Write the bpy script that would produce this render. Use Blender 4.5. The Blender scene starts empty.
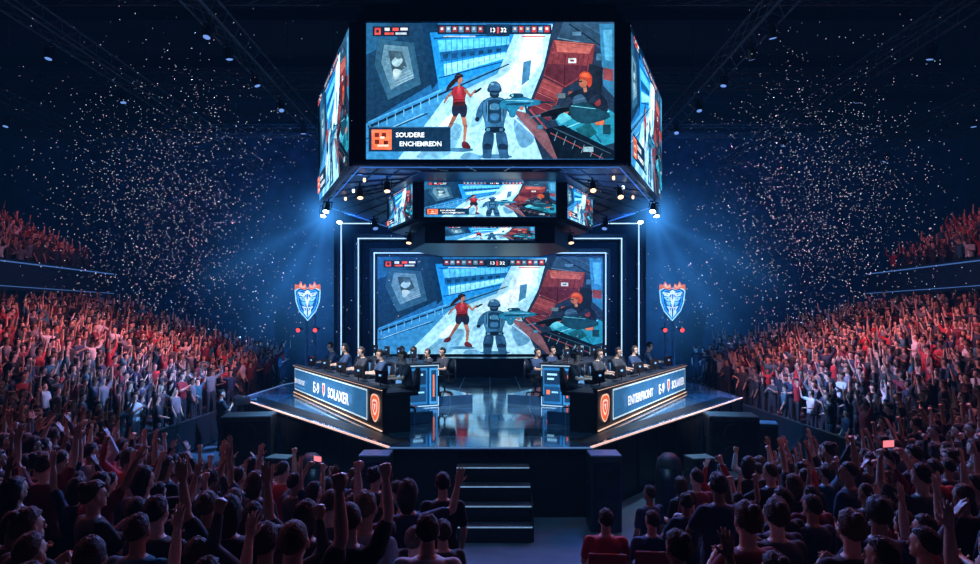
import bpy, bmesh, math, random, time
import numpy as np
from mathutils import Vector, Matrix, Euler
T0=time.time()
random.seed(7); np.random.seed(7)
S=bpy.context.scene; COL=S.collection
try:
    S.view_settings.view_transform='Standard'
except Exception as e: print(e)
def lin(h):
    h=h.lstrip('#'); c=[int(h[i:i+2],16)/255 for i in (0,2,4)]
    return tuple((v/12.92 if v<=.04045 else ((v+.055)/1.055)**2.4) for v in c)
# ---------------- materials
def mat(name,col=(.1,.1,.1),rough=.6,metal=0,emit=None,es=0,nscale=8,namt=.25,bump=0,mode=None,spec=.5,coat=0,det=4):
    m=bpy.data.materials.new(name); m.use_nodes=True
    nt=m.node_tree; N=nt.nodes; Lk=nt.links; b=N['Principled BSDF']
    b.inputs['Roughness'].default_value=rough; b.inputs['Metallic'].default_value=metal
    b.inputs['Specular IOR Level'].default_value=spec
    tc=N.new('ShaderNodeTexCoord'); no=N.new('ShaderNodeTexNoise'); no.inputs['Scale'].default_value=nscale
    no.inputs['Detail'].default_value=det
    Lk.new(tc.outputs['Object'],no.inputs['Vector'])
    mr=N.new('ShaderNodeMapRange'); mr.inputs['To Min'].default_value=1-namt; mr.inputs['To Max'].default_value=1+namt
    mr.inputs['From Min'].default_value=.3; mr.inputs['From Max'].default_value=.7
    Lk.new(no.outputs['Fac'],mr.inputs['Value'])
    src=None
    if mode in('obj','objattr'):
        oi=N.new('ShaderNodeObjectInfo'); src=oi.outputs['Color']
    if mode in('attr','objattr'):
        at=N.new('ShaderNodeAttribute'); at.attribute_name='Col'
        if mode=='attr': src=at.outputs['Color']
        else:
            mx=N.new('ShaderNodeVectorMath'); mx.operation='MULTIPLY'
            Lk.new(src,mx.inputs[0]); Lk.new(at.outputs['Color'],mx.inputs[1]); src=mx.outputs[0]
    sc=N.new('ShaderNodeVectorMath'); sc.operation='SCALE'
    if src is None: sc.inputs[0].default_value=col
    else: Lk.new(src,sc.inputs[0])
    Lk.new(mr.outputs[0],sc.inputs['Scale'])
    Lk.new(sc.outputs[0],b.inputs['Base Color'])
    if emit is not None:
        if emit=='src':
            Lk.new(sc.outputs[0],b.inputs['Emission Color'])
        else: b.inputs['Emission Color'].default_value=(*emit,1)
        b.inputs['Emission Strength'].default_value=es
    if bump>0:
        bp=N.new('ShaderNodeBump'); bp.inputs['Strength'].default_value=bump; bp.inputs['Distance'].default_value=.02
        Lk.new(no.outputs['Fac'],bp.inputs['Height']); Lk.new(bp.outputs[0],b.inputs['Normal'])
    return m
M_black=mat('black_paint',(.012,.014,.02),.45,nscale=5)
M_rig=mat('rig_black_metal',(.022,.03,.05),.35,.4,nscale=4)
M_curtain=mat('blue_black_drape',(.05,.08,.14),.9,nscale=1.2,namt=.3,bump=.3)
M_wall=mat('dark_wall',(.02,.03,.05),.9,nscale=.5)
M_ceil=mat('dark_ceiling',(.012,.016,.025),.9,nscale=.5)
M_conc=mat('arena_concrete',(.09,.15,.23),.4,nscale=2,bump=.1)
M_stand=mat('stand_concrete',(.02,.02,.03),.9,nscale=2)
M_metal=mat('brushed_metal',(.12,.13,.15),.35,.9,nscale=20)
M_tread=mat('stair_tread',(.035,.055,.085),.5,nscale=20)
M_nose=mat('stair_nosing_light',(.5,.7,.9),.4,emit=(.35,.65,1),es=.35)
M_stripw=mat('warm_light_strip',(1,.7,.6),.5,emit=(1,.6,.5),es=.9)
M_neon=mat('neon_tube',(.7,.9,1),.5,emit=(.55,.82,1),es=1.2)
M_pic=mat('led_picture',mode='attr',rough=.6,emit='src',es=1.75,nscale=9,namt=.3,spec=.1,det=10)
M_pic2=mat('led_picture_dim',mode='attr',rough=.6,emit='src',es=1.35,nscale=5,namt=.3,spec=.1,det=10)
M_lens=mat('lamp_lens',(1,1,1),.3,emit=(.6,.85,1),es=22)
M_lensw=mat('warm_lamp_lens',(1,1,1),.3,emit=(1,.5,.25),es=3)
M_lensr=mat('red_lamp_lens',(1,.1,.05),.3,emit=(1,.03,.02),es=3.5)
M_skin=mat('skin',mode='objattr',rough=.5,nscale=30,namt=.08)
M_cloth=mat('cloth',mode='obj',rough=.85,nscale=25,namt=.2,bump=.15)
M_hair=mat('hair',mode='obj',rough=.65,nscale=90,namt=.5,bump=.8)
M_shoe=mat('shoe_rubber',(.02,.02,.02),.6)
M_crowd=mat('crowd_cloth_and_skin',mode='attr',rough=.7,nscale=30,namt=.1)
M_conf=mat('confetti_paper_self_lit',mode='attr',rough=.6,emit='src',es=1.3,nscale=30,namt=.1)  # emission stands in for spotlight falling on the paper
M_scr=mat('monitor_glow',(.2,.4,.6),.4,emit=(.25,.55,.9),es=5)
M_phone=mat('phone_screen_glow',(.9,.4,.4),.4,emit=(1,.25,.3),es=1.0)
M_panelw=mat('worktop_laminate',(.03,.035,.05),.3)
M_red=mat('red_upholstery',(.3,.02,.02),.7,nscale=30,bump=.1)
M_stage=mat('stage_gloss_floor',(.13,.32,.55),.12,.62,nscale=1.2,namt=.3,spec=.8)
def seams(m):
    nt=m.node_tree;N=nt.nodes;L=nt.links;b=N['Principled BSDF']
    tc=N.new('ShaderNodeTexCoord'); br=N.new('ShaderNodeTexBrick'); br.offset=0
    br.inputs['Scale'].default_value=1; br.inputs['Brick Width'].default_value=1.2; br.inputs['Row Height'].default_value=1.2
    br.inputs['Mortar Size'].default_value=.01; br.inputs['Color1'].default_value=(.05,.05,.05,1); br.inputs['Color2'].default_value=(.14,.14,.14,1); br.inputs['Mortar'].default_value=(.6,.6,.6,1)
    L.new(tc.outputs['Object'],br.inputs['Vector']); L.new(br.outputs['Color'],b.inputs['Roughness'])
seams(M_stage)
# ---------------- mesh builder
class MB:
    def __init__(s): s.v=[]; s.f=[]
    def add(s,v,f):
        o=len(s.v); s.v+= [tuple(p) for p in v]; s.f+=[tuple(i+o for i in q) for q in f]
    def box(s,c,d,rot=None,taper=1):
        hx,hy,hz=[k/2 for k in d]; v=[]
        for sz in(-1,1):
            t=taper if sz>0 else 1
            for sx,sy in((-1,-1),(1,-1),(1,1),(-1,1)): v.append(Vector((sx*hx*t,sy*hy*t,sz*hz)))
        if rot is not None:
            R=Euler(rot).to_matrix(); v=[R@p for p in v]
        v=[p+Vector(c) for p in v]
        s.add(v,[(3,2,1,0),(4,5,6,7),(0,1,5,4),(1,2,6,5),(2,3,7,6),(3,0,4,7)])
    def cyl(s,a,b,r0,r1=None,n=10):
        r1=r0 if r1 is None else r1; a=Vector(a); b=Vector(b); d=(b-a).normalized()
        u=d.orthogonal().normalized(); w=d.cross(u); v=[]
        for p,r in((a,r0),(b,r1)):
            for i in range(n):
                t=2*math.pi*i/n; v.append(p+(u*math.cos(t)+w*math.sin(t))*r)
        s.add(v,[tuple(range(n))[::-1],tuple(range(n,2*n))]+[(i,(i+1)%n,n+(i+1)%n,n+i) for i in range(n)])
    def prism(s,poly,z0,z1):
        n=len(poly); v=[(x,y,z0) for x,y in poly]+[(x,y,z1) for x,y in poly]
        s.add(v,[tuple(range(n))[::-1],tuple(range(n,2*n))]+[(i,(i+1)%n,n+(i+1)%n,n+i) for i in range(n)])
    def sph(s,c,r,n=12,m=8,R=None):
        if not hasattr(r,'__len__'): r=(r,r,r)
        v=[(0,0,-r[2])]
        for j in range(1,m):
            ph=-math.pi/2+math.pi*j/m
            for i in range(n):
                t=2*math.pi*i/n; v.append((r[0]*math.cos(ph)*math.cos(t),r[1]*math.cos(ph)*math.sin(t),r[2]*math.sin(ph)))
        v.append((0,0,r[2])); f=[]
        for i in range(n):
            f.append((0,1+(i+1)%n,1+i)); f.append((len(v)-1,1+(m-2)*n+i,1+(m-2)*n+(i+1)%n))
            for j in range(m-2):
                a=1+j*n+i; b=1+j*n+(i+1)%n; f.append((a,b,b+n,a+n))
        v=[Vector(p) for p in v]
        if R is not None: v=[R@p for p in v]
        c=Vector(c); s.add([p+c for p in v],f)
    def cap(s,a,b,r0,r1,n=10):
        a=Vector(a);b=Vector(b); d=b-a; L=d.length
        if L<1e-6: return
        d/=L; u=d.orthogonal().normalized(); w=d.cross(u); rings=[]
        for t in (-80,-45,0): rings.append((a+d*(r0*math.sin(math.radians(t))),r0*math.cos(math.radians(t))))
        for t in (0,45,80): rings.append((b+d*(r1*math.sin(math.radians(t))),r1*math.cos(math.radians(t))))
        v=[];k=len(rings)
        for p,r in rings:
            for i in range(n):
                t=2*math.pi*i/n; v.append(p+(u*math.cos(t)+w*math.sin(t))*r)
        f=[tuple(range(n))[::-1],tuple(range((k-1)*n,k*n))]
        for j in range(k-1):
            for i in range(n): f.append((j*n+i,j*n+(i+1)%n,(j+1)*n+(i+1)%n,(j+1)*n+i))
        s.add(v,f)
    def loft(s,secs,n=16,X=None):
        v=[];k=len(secs)
        for (x,y,z,rx,ry) in secs:
            for i in range(n):
                t=2*math.pi*i/n; c=math.cos(t); q=math.sin(t)
                c=math.copysign(abs(c)**.85,c); q=math.copysign(abs(q)**.85,q)
                v.append(Vector((x+rx*c,y+ry*q,z)))
        if X is not None: v=[X@p for p in v]
        f=[tuple(range(n))[::-1],tuple(range((k-1)*n,k*n))]
        for j in range(k-1):
            for i in range(n): f.append((j*n+i,j*n+(i+1)%n,(j+1)*n+(i+1)%n,(j+1)*n+i))
        s.add(v,f)
    def mesh(s,name,m=None,smooth=False):
        me=bpy.data.meshes.new(name); me.from_pydata(s.v,[],s.f); me.update()
        if m: me.materials.append(m)
        if smooth: me.shade_smooth()
        return me
def link(o): COL.objects.link(o); return o
def obj(name,me,parent=None,loc=(0,0,0),rot=(0,0,0),bevel=0,label=None,cat=None,kind=None,group=None,color=None):
    o=bpy.data.objects.new(name,me); link(o); o.location=loc; o.rotation_euler=rot
    if parent: o.parent=parent
    if bevel:
        b=o.modifiers.new('bevel','BEVEL'); b.width=bevel; b.segments=2; b.limit_method='ANGLE'
    if label:o['label']=label
    if cat:o['category']=cat
    if kind:o['kind']=kind
    if group:o['group']=group
    if color:o.color=(*color,1)
    return o
def thing(name,label,cat,loc=(0,0,0),rotz=0,group=None):
    o=bpy.data.objects.new(name,None); link(o); o.empty_display_size=.2
    o.location=loc; o.rotation_euler=(0,0,rotz); o['label']=label; o['category']=cat
    if group:o['group']=group
    return o
def place(kit,name,label,cat,loc,rotz=0,group=None,rot=None,sc=1):
    e=thing(name,label,cat,loc,rotz,group)
    if rot: e.rotation_euler=rot
    if sc!=1: e.scale=(sc,)*3
    for (n,me,bv,extra) in kit:
        o=obj(n,me,e,bevel=bv)
        if extra: o['label']=extra
    return e
# ---------------- flat pictures (real emissive panels)
def text_geo(body,size,bold=0):
    cu=bpy.data.curves.new('t','FONT'); cu.body=body; cu.size=size; cu.align_x='CENTER'; cu.align_y='CENTER'
    cu.resolution_u=2; cu.offset=bold
    o=bpy.data.objects.new('t',cu); link(o)
    dg=bpy.context.evaluated_depsgraph_get(); me=bpy.data.meshes.new_from_object(o.evaluated_get(dg))
    v=[(p.co.x,p.co.y) for p in me.vertices]; f=[tuple(p.vertices) for p in me.polygons]
    bpy.data.objects.remove(o); bpy.data.curves.remove(cu); bpy.data.meshes.remove(me)
    return v,f
def inpoly(x,y,P):
    r=False;n=len(P)
    for i in range(n):
        x1,y1=P[i];x2,y2=P[(i+1)%n]
        if (y1>y)!=(y2>y) and x<(x2-x1)*(y-y1)/(y2-y1)+x1: r=not r
    return r
def chaikin(P,k=2):
    for _ in range(k):
        Q=[];n=len(P)
        for i in range(n):
            a=P[i];b=P[(i+1)%n]; Q+= [(a[0]*.78+b[0]*.22,a[1]*.78+b[1]*.22),(a[0]*.22+b[0]*.78,a[1]*.22+b[1]*.78)]
        P=Q
    return P
class Pic:
    def __init__(s,x0,y0,x1,y1): s.b=(x0,y0,x1,y1); s.items=[]; s.rg=random.Random(11); s.grad=0; s.sm=0
    def P(s,col,pts,det=0,size=3,amp=.16,ol=None,ow=.45):
        if s.sm and len(pts)>3: pts=chaikin(pts,s.sm)
        if ol:
            cx=sum(p[0] for p in pts)/len(pts); cy=sum(p[1] for p in pts)/len(pts); q=[]
            for x,y in pts:
                d=math.hypot(x-cx,y-cy)+1e-6; q.append((x+(x-cx)/d*ow,y+(y-cy)/d*ow))
            s.items.append((lin(ol),q,None))
        c=lin(col); s.items.append((c,list(pts),None))
        if det:
            xs=[p[0] for p in pts]; ys=[p[1] for p in pts]
            ang=math.atan2(pts[1][1]-pts[0][1],pts[1][0]-pts[0][0])
            for i in range(int(det*1.4)):
                x=s.rg.uniform(min(xs),max(xs)); y=s.rg.uniform(min(ys),max(ys))
                a=ang+(math.pi/2 if s.rg.random()<.3 else 0)+s.rg.uniform(-.1,.1); l=s.rg.uniform(.4,1.3)*size; w=s.rg.uniform(.06,.22)*size
                q=[(x+l*sx*math.cos(a)-w*sy*math.sin(a),y+l*sx*math.sin(a)+w*sy*math.cos(a)) for sx,sy in((-1,-.3),(0,-1),(1,-.2),(1,.4),(0,1),(-1,.3))]
                if not all(inpoly(u,v,pts) for u,v in q): continue
                k=1+s.rg.uniform(-amp,amp)*1.5; s.items.append((tuple(min(1,v*k) for v in c),q,None))
    def R(s,col,x0,y0,x1,y1,**k):
        t=s.sm; s.sm=0; s.P(col,[(x0,y0),(x1,y0),(x1,y1),(x0,y1)],**k); s.sm=t
    def E(s,col,cx,cy,rx,ry,n=18,a=0,**k):
        t=s.sm; s.sm=0
        ca,sa=math.cos(a),math.sin(a)
        s.P(col,[(cx+rx*math.cos(t)*ca-ry*math.sin(t)*sa,cy+rx*math.cos(t)*sa+ry*math.sin(t)*ca) for t in [2*math.pi*i/n for i in range(n)]],**k); s.sm=t
    def Ln(s,col,x0,y0,x1,y1,w,w2=None,**k):
        t=s.sm; s.sm=0
        w2=w if w2 is None else w2; d=math.hypot(x1-x0,y1-y0); nx,ny=-(y1-y0)/d/2,(x1-x0)/d/2
        pts=[(x0+nx*w,y0+ny*w),(x1+nx*w2,y1+ny*w2),(x1-nx*w2,y1-ny*w2),(x0-nx*w,y0-ny*w)]
        if t:
            ux,uy=(x1-x0)/d,(y1-y0)/d
            pts=[(x0+nx*w,y0+ny*w),(x1+nx*w2,y1+ny*w2),(x1+nx*w2*.6+ux*w2*.35,y1+ny*w2*.6+uy*w2*.35),(x1-nx*w2*.6+ux*w2*.35,y1-ny*w2*.6+uy*w2*.35),(x1-nx*w2,y1-ny*w2),(x0-nx*w,y0-ny*w),(x0-nx*w*.6-ux*w*.35,y0-ny*w*.6-uy*w*.35),(x0+nx*w*.6-ux*w*.35,y0+ny*w*.6-uy*w*.35)]
        s.P(col,pts,**k); s.sm=t
    def T(s,col,body,cx,cy,size,bold=0,sx=1):
        v,f=text_geo(body,size,bold)
        s.items.append((lin(col),[(cx+a*sx,cy-b) for a,b in v],f))
    def mesh(s,name,w,h,m,eps=.0012,clip=True):
        x0,y0,x1,y1=s.b; V=[];F=[];C=[]
        e=min(eps,.09/max(1,len(s.items)))
        for k,(c,pts,f) in enumerate(s.items):
            o=len(V)
            for (x,y) in pts:
                u=(x-x0)/(x1-x0); v=(y-y0)/(y1-y0)
                if clip: u=min(1,max(0,u)); v=min(1,max(0,v))
                V.append(((u-.5)*w,-e*(k+1),(.5-v)*h))
                g=1+s.grad*math.sin(x*.13+y*.21)*(1 if f is None else 0)
                C.append((min(1,c[0]*g),min(1,c[1]*g),min(1,c[2]*g),1))
            if f is None: F.append(tuple(range(o,o+len(pts))))
            else:
                for q in f: F.append(tuple(i+o for i in q))
        me=bpy.data.meshes.new(name); me.from_pydata(V,[],F); me.update()
        at=me.color_attributes.new('Col','FLOAT_COLOR','POINT')
        at.data.foreach_set('color',np.array(C,'f').ravel()); me.materials.append(m); return me
def game(banner=True):
    p=Pic(368,20,617,158); p.grad=.22
    p.R('#1b5a8e',368,20,617,158)
    p.P('#133553',[(368,20),(424,20),(440,78),(368,122)],det=90,size=3,amp=.3)
    p.P('#1d5177',[(368,20),(392,20),(400,36),(372,50),(368,52)],det=12,size=2)
    p.P('#26526f',[(380,36),(416,40),(423,82),(390,98),(376,62)],det=60,size=2,ol='#0b1e30')
    p.P('#537c92',[(386,42),(410,44),(416,74),(393,88),(383,60)],det=120,size=1.6,amp=.4,ol='#132b3d')
    p.P('#35505f',[(390,48),(404,49),(409,64),(395,74)],det=34,size=1.2,amp=.5)
    p.sm=2; p.P('#86a7b2',[(392,60),(400,52),(406,58),(399,66)],det=9,size=1,amp=.4); p.P('#3c5c6e',[(396,50),(403,51),(404,56),(398,57)]); p.P('#a4bfc6',[(394,66),(405,68),(400,76),(396,78)],det=8,size=1,amp=.4); p.sm=0
    for i in range(4): p.Ln('#89a6b3',395+i*1.5,76+i*2.3,413+i*1,68+i*2.4,.7)
    p.P('#0d3152',[(424,20),(440,20),(446,72),(434,88)],det=14)
    p.P('#1b84cf',[(432,30),(520,26),(518,62),(442,92)],det=110,size=2,amp=.25)
    p.P('#52b9f0',[(440,38),(512,34),(512,42),(442,50)],det=50,size=2,amp=.2)
    p.P('#13588f',[(442,50),(512,42),(512,48),(443,60)],det=40,size=2,amp=.3)
    p.P('#7dd0f5',[(446,62),(508,50),(508,56),(447,74)],det=40,size=2,amp=.2)
    p.Ln('#0c3458',436,36,516,31,1.4); p.Ln('#0c3458',441,76,512,58,1.1)
    for i in range(12): p.Ln('#12568c',448+i*5.6,37-i*.2,449+i*5.4,73-i*1.8,.6)
    for i in range(9): p.Ln('#b0e6fa',449+i*6.4,65-i*1.35,452+i*6.4,64.3-i*1.35,1.3)
    for i in range(7): p.P('#0f3c63',[(445+i*9,52-i*.9),(450+i*9,51.5-i*.9),(450+i*9,56-i*1.1),(445+i*9,57-i*1.1)])
    p.P('#3180b5',[(368,122),(450,84),(520,58),(520,70),(440,158),(368,158)],det=120,size=3,amp=.25)
    p.P('#98cfe7',[(400,158),(424,128),(446,98),(500,72),(520,24),(556,22),(556,62),(528,112),(545,158)],det=260,size=4,amp=.18)
    p.P('#b8e0ee',[(474,92),(512,70),(520,40),(526,24),(546,24),(545,60),(514,102),(484,108)],det=80,size=3,amp=.12)
    p.P('#daf0f6',[(500,80),(520,62),(528,30),(542,30),(538,58),(512,92)],det=30,size=3,amp=.08)
    p.sm=2
    p.P('#66a5c9',[(424,150),(450,120),(468,124),(452,158),(416,158)],det=34,size=2.5,amp=.25); p.P('#c8e8f2',[(432,136),(452,112),(464,110),(446,136)],det=8,size=2,amp=.1)
    p.P('#5b98bf',[(514,118),(528,114),(540,140),(522,150)],det=12,size=2); p.P('#5b98bf',[(468,150),(486,155),(482,159),(460,159)]); p.P('#79b3d2',[(474,118),(486,112),(484,122),(472,128)])
    p.sm=0
    p.P('#3c7ba6',[(526,60),(534,58),(532,78),(524,84)],det=6,size=1.5)
    for i in range(7): p.Ln('#78b0ce',430+i*14,152-i*3,466+i*12,114-i*6,.5)
    p.Ln('#0b2740',370,126,444,92,2.8,2); p.Ln('#0b2740',444,92,512,62,2,1.2)
    p.Ln('#4aa0d2',370,121,444,88,1); p.Ln('#143f60',368,138,430,112,1.6); p.Ln('#8fc9e6',372,136,426,112,.6)
    for i in range(9): p.Ln('#6fb2da',372+i*8.5,124-i*3.9,372+i*8.5,131-i*3.9,.7)
    p.P('#1a2d44',[(556,20),(617,20),(617,158),(545,158),(528,112),(546,66)],det=110,size=3,amp=.3)
    p.P('#284660',[(566,20),(617,20),(617,56),(598,44),(560,36)],det=44,size=2,amp=.3)
    p.Ln('#5f8aa6',560,36,598,43,.9); p.Ln('#0b1826',572,22,610,48,1.2); p.Ln('#40698a',584,20,617,40,.8)
    p.P('#7a3740',[(556,38),(598,42),(594,70),(568,86),(546,74)],det=120,size=2,amp=.35,ol='#1c0d18')
    p.P('#a65853',[(558,40),(596,44),(592,52),(560,50)],det=36,size=2,amp=.3)
    p.P('#4c2230',[(550,62),(590,64),(590,70),(568,84),(547,73)],det=36,size=2,amp=.3)
    for i in range(8): p.Ln('#431f2a',557+i*5,52,553+i*5,76,.5)
    p.Ln('#c07468',557,39,597,43,.6); p.Ln('#2a0f18',568,52,567,84,.8)
    p.R('#c4d2d8',571,56.5,579,61.5); p.R('#6f333c',573,58,577,60)
    p.P('#843d44',[(546,76),(566,86),(552,120),(532,108)],det=60,size=1.6,amp=.35,ol='#1c0d18'); p.P('#582633',[(540,90),(560,98),(552,120),(532,108)],det=30,size=1.6,amp=.3)
    for i in range(5): p.Ln('#a05a58',545-i*2.6,79+i*6,563-i*2.6,87+i*6,.5)
    p.P('#2a6a90',[(602,22),(617,22),(617,96),(606,84)],det=26,size=1.6); p.P('#4c9cc4',[(606,28),(615,28),(615,60),(608,58)],det=12,size=1.2)
    p.P('#14202e',[(592,62),(606,66),(604,96),(588,92)],det=12,size=1.5); p.P('#753a40',[(606,66),(616,68),(616,80),(606,78)],det=4,size=1)
    p.Ln('#96444a',532,108,556,136,1.6); p.Ln('#a9c2cc',512,112,562,158,1.2)
    p.P('#6b4a54',[(514,108),(530,112),(574,158),(556,158)],det=30,size=2)
    p.P('#1f7d98',[(556,116),(598,98),(617,112),(617,142),(580,152)],det=90,size=2,amp=.3,ol='#08202c')
    p.P('#52b4c7',[(556,116),(598,98),(604,103),(564,123)],det=18,size=1.3)
    p.Ln('#0c3646',570,124,588,148,1); p.Ln('#0c3646',586,116,604,142,1); p.Ln('#7fcdd9',566,128,612,110,.7); p.P('#14505f',[(578,128),(592,121),(600,132),(588,140)],det=8,size=1.2)
    p.P('#0a1826',[(548,128),(566,124),(617,150),(617,158),(560,158)],det=26,size=2)
    p.Ln('#9a4a4c',553,132,606,158,.9); p.Ln('#3a5a72',556,127,614,153,.7)
    for i in range(6): p.Ln('#54768c',560+i*9,131+i*4.3,557+i*9,140+i*4,.7)
    for (x,y,w,h,c) in ((560,92,8,5,'#5c6f7a'),(571,90,4,7,'#8a4a48'),(598,118,9,6,'#c46a4c'),(586,146,10,5,'#7fa3b0'),(606,124,7,9,'#143a4a'),(540,124,6,4,'#3e6f8c'),(528,100,4,5,'#8b5a58'),(575,30,9,4,'#47708f'),(599,52,5,7,'#35607f')): p.R(c,x,y,x+w,y+h,det=4,size=1,amp=.4,ol='#0c1826')
    K='#101a28'; p.sm=2
    # runner in red, mid-stride
    p.E('#3a6f93',462,149,14,2.2)
    p.Ln('#94604f',457,89,450.5,95,2.8,2.1,ol=K); p.Ln('#94604f',450.5,95,447,101,2.1,1.6,ol=K)
    p.Ln('#8a5646',459,112,453,124,4.4,3.4,ol=K); p.Ln('#8a5646',453,124,447,136,3.3,2.2,ol=K)
    p.Ln('#a06a58',465,112,468,126,4.8,3.6,ol=K); p.Ln('#a06a58',468,126,466.5,142,3.5,2.2,ol=K)
    p.P('#5a1f2a',[(446,134),(450,136),(447,141),(441,141),(442,138)],ol=K); p.P('#5a1f2a',[(464.5,141),(469,141),(473,146),(472,148),(464.5,147)],ol=K)
    p.P('#1a2036',[(455.5,102),(468.5,102),(469.5,109),(468,116),(463.5,116),(462,111),(459,116),(455,114),(454.5,108)],ol=K,det=20,size=1,amp=.4)
    p.P('#8f2733',[(456,86),(461,84.5),(467,86),(469,90),(467,97),(468,104),(455,105),(456,97),(454,91)],ol=K,det=28,size=1,amp=.4); p.P('#b03c4a',[(459,87),(464,87),(464,95),(460,96)],det=6,size=.8,amp=.3); p.Ln('#5e1420',456,99,467,98.5,.9); p.P('#3a1820',[(456,101),(468,100),(468,104),(455,105)])
    p.Ln('#a06a58',467.5,88.5,473,95,2.8,2.2,ol=K); p.Ln('#a06a58',473,95,477.5,89.5,2.2,1.7,ol=K); p.P(K,[(475.5,91.5),(483,86),(485,87.5),(478,92.5)])
    p.Ln('#94604f',461.5,80,461.5,86,2.2); p.E('#a06a58',462.3,78.3,2.7,3.6,ol=K)
    p.P('#1f1a24',[(458,80),(457,74.5),(461,72),(465,73.5),(465.5,76),(461,76.5),(460,81)],ol=K); p.P('#1f1a24',[(458,76),(454,79),(449,86),(448,91),(453,87),(459,81)]); p.Ln('#4a3c46',458.5,74.5,463,73.5,.6)
    # soldier
    p.E('#3a6f93',498,156,17,2.5)
    p.P('#1d4264',[(487,130),(496.5,131),(496,142),(494,150),(494,158),(485,158),(485.5,150),(485,143)],ol=K,det=20,size=1.2,amp=.35); p.P('#26527a',[(498,131),(508,130),(510.5,143),(510,150),(512,158),(503,158),(501,150),(499.5,143)],ol=K,det=20,size=1.2,amp=.35)
    p.P('#10253a',[(485.5,144),(490,142.5),(494.5,144),(494,149),(486,149)]); p.P('#10253a',[(500.5,144),(505,142.5),(510,144),(510,149),(501,149)])
    p.P('#2b618b',[(488,98),(484,101),(480,109),(478,116),(482,119),(486,112),(489,104)],ol=K,det=12,size=1,amp=.35); p.P('#376c96',[(506,98),(511,101),(517,107),(520,110),(514,113),(508,108)],ol=K,det=12,size=1,amp=.35); p.E('#10253a',479.8,118.5,2.3,2.4)
    p.P('#2c6088',[(489,97.5),(497,95.5),(506,97.5),(510,102),(509,112),(506,123),(507,132),(488,132),(488,123),(485,112),(485,102)],ol=K,det=40,size=1.2,amp=.35)
    p.P('#163855',[(489.5,100),(497,98.5),(504.5,100),(506,110),(503.5,122),(490.5,122),(488.5,110)],ol='#0a1c2e',det=20,size=1.1,amp=.4)
    p.P('#3d7ba3',[(492,103.5),(497,102),(502,103.5),(502,109),(492,109)],det=9,size=.8,amp=.3); p.P('#2c618a',[(492,112.5),(502,112.5),(501,119.5),(493,119.5)],det=9,size=.8,amp=.3); p.Ln('#0e2236',491.5,111,502.5,111,.6); p.Ln('#8cc3de',493,104,493,108,.5)
    p.Ln('#5a97bb',490,101,489.5,120,.6); p.Ln('#5a97bb',504.5,101,504.5,120,.6); p.P('#0d1d2e',[(487.5,126),(507.5,126),(508,131.5),(487,131.5)]); p.R('#3d7699',489,127.5,492.5,130.5); p.R('#3d7699',502,127.5,505.5,130.5)
    p.E('#14293f',497,93.5,4.4,3.4,ol=K); p.E('#264d70',497,87.3,6,6.6,ol=K,ow=.6,det=14,amp=.3,size=1.4); p.P('#336389',[(491.3,86),(492.5,82),(496.5,80.6),(501,82),(502.8,86),(497,84)]); p.E('#7db8d6',494.8,82.8,1.8,.7); p.P('#10253a',[(491.5,89.5),(502.5,89.5),(502,91.8),(492,91.8)]); p.E('#16324e',490.9,88.8,1.2,2.3); p.E('#16324e',503.1,88.8,1.2,2.3)
    p.P('#1d6d92',[(502,101),(508,97.8),(514,98),(516,96),(527,96.2),(531,98),(544,99.4),(544,103.4),(532,105.4),(524,106.2),(519.5,108),(518,116),(512.5,116),(511.5,108),(502,107.5)],ol=K,ow=.7,det=26,size=1.2,amp=.4); p.P('#0f3b55',[(508,102.3),(534,101.4),(532,103.9),(508,104.6)])
    p.Ln('#7fd0e2',508,99.4,536,100.2,.6); p.Ln('#0d2c40',543,101.2,556,101.5,1.6); p.P('#123a52',[(513,92.5),(525,92.5),(526,96.6),(512,96.6)],ol=K); p.E('#7fd3e6',515,94.5,1.2,1.2); p.E('#94604f',524,107.6,2.2,2); p.Ln('#123a52',528,105,529.5,112,2)
    p.P('#121d2d',[(566,98),(574,92),(584,88),(594,88),(603,92),(610,101),(610,112),(604,118),(570,117)],ol=K,det=36,size=1.4,amp=.4); p.P('#2b4a63',[(574,97),(584,92),(590,100),(591,110),(577,113)],det=20,size=1.1,amp=.35); p.P('#7a3038',[(595,94),(602,95),(604,104),(598,106)]); p.Ln('#3f647f',576,100,588,97,.7); p.Ln('#3f647f',577,106,590,103,.7)
    p.Ln('#1c2c40',572,99,564,108,6.5,5,ol=K); p.Ln('#1c2c40',564,108,557,113,5,3.6,ol=K); p.Ln('#1c2c40',600,96,584,109,6,4.6,ol=K); p.Ln('#1c2c40',584,109,570,111,4.6,3.6,ol=K); p.E('#94604f',556,114,2.4,2.1); p.E('#94604f',569,111,2.2,2)
    p.P('#0a1119',[(541,113.5),(556,108),(572,105.5),(575,109.5),(562,113),(558,119),(554,119.5),(554,115),(543,117)],ol='#38566a',ow=.4); p.Ln('#3d6076',532,116.5,543,114.5,1.5); p.P('#1d3344',[(554,105.5),(562,103.5),(563,106),(555,108)])
    p.Ln('#94604f',587,84,588,90,3.4); p.E('#a0604c',585.8,81,4.4,5.6,ol=K); p.P('#a83c2b',[(582,78),(581.5,73.5),(586,70),(592,71),(595,76),(594.5,83),(592,87),(589.5,84),(589.5,78.5)],ol=K,det=10,size=1,amp=.4); p.P('#d2603e',[(583,75),(586.5,71.5),(591.5,72.5),(592.5,77),(588,76)],det=5,size=.8,amp=.3); p.P(K,[(581.2,80),(585,79.6),(585,81),(581.8,81.3)])
    p.P('#12384a',[(572,104),(590,101),(600,108),(612,112),(612,118),(586,124),(572,116)],det=16,size=1.4,amp=.4,ol=K); p.Ln('#5fb7c8',574,105,598,108,.6)
    p.sm=0
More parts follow.
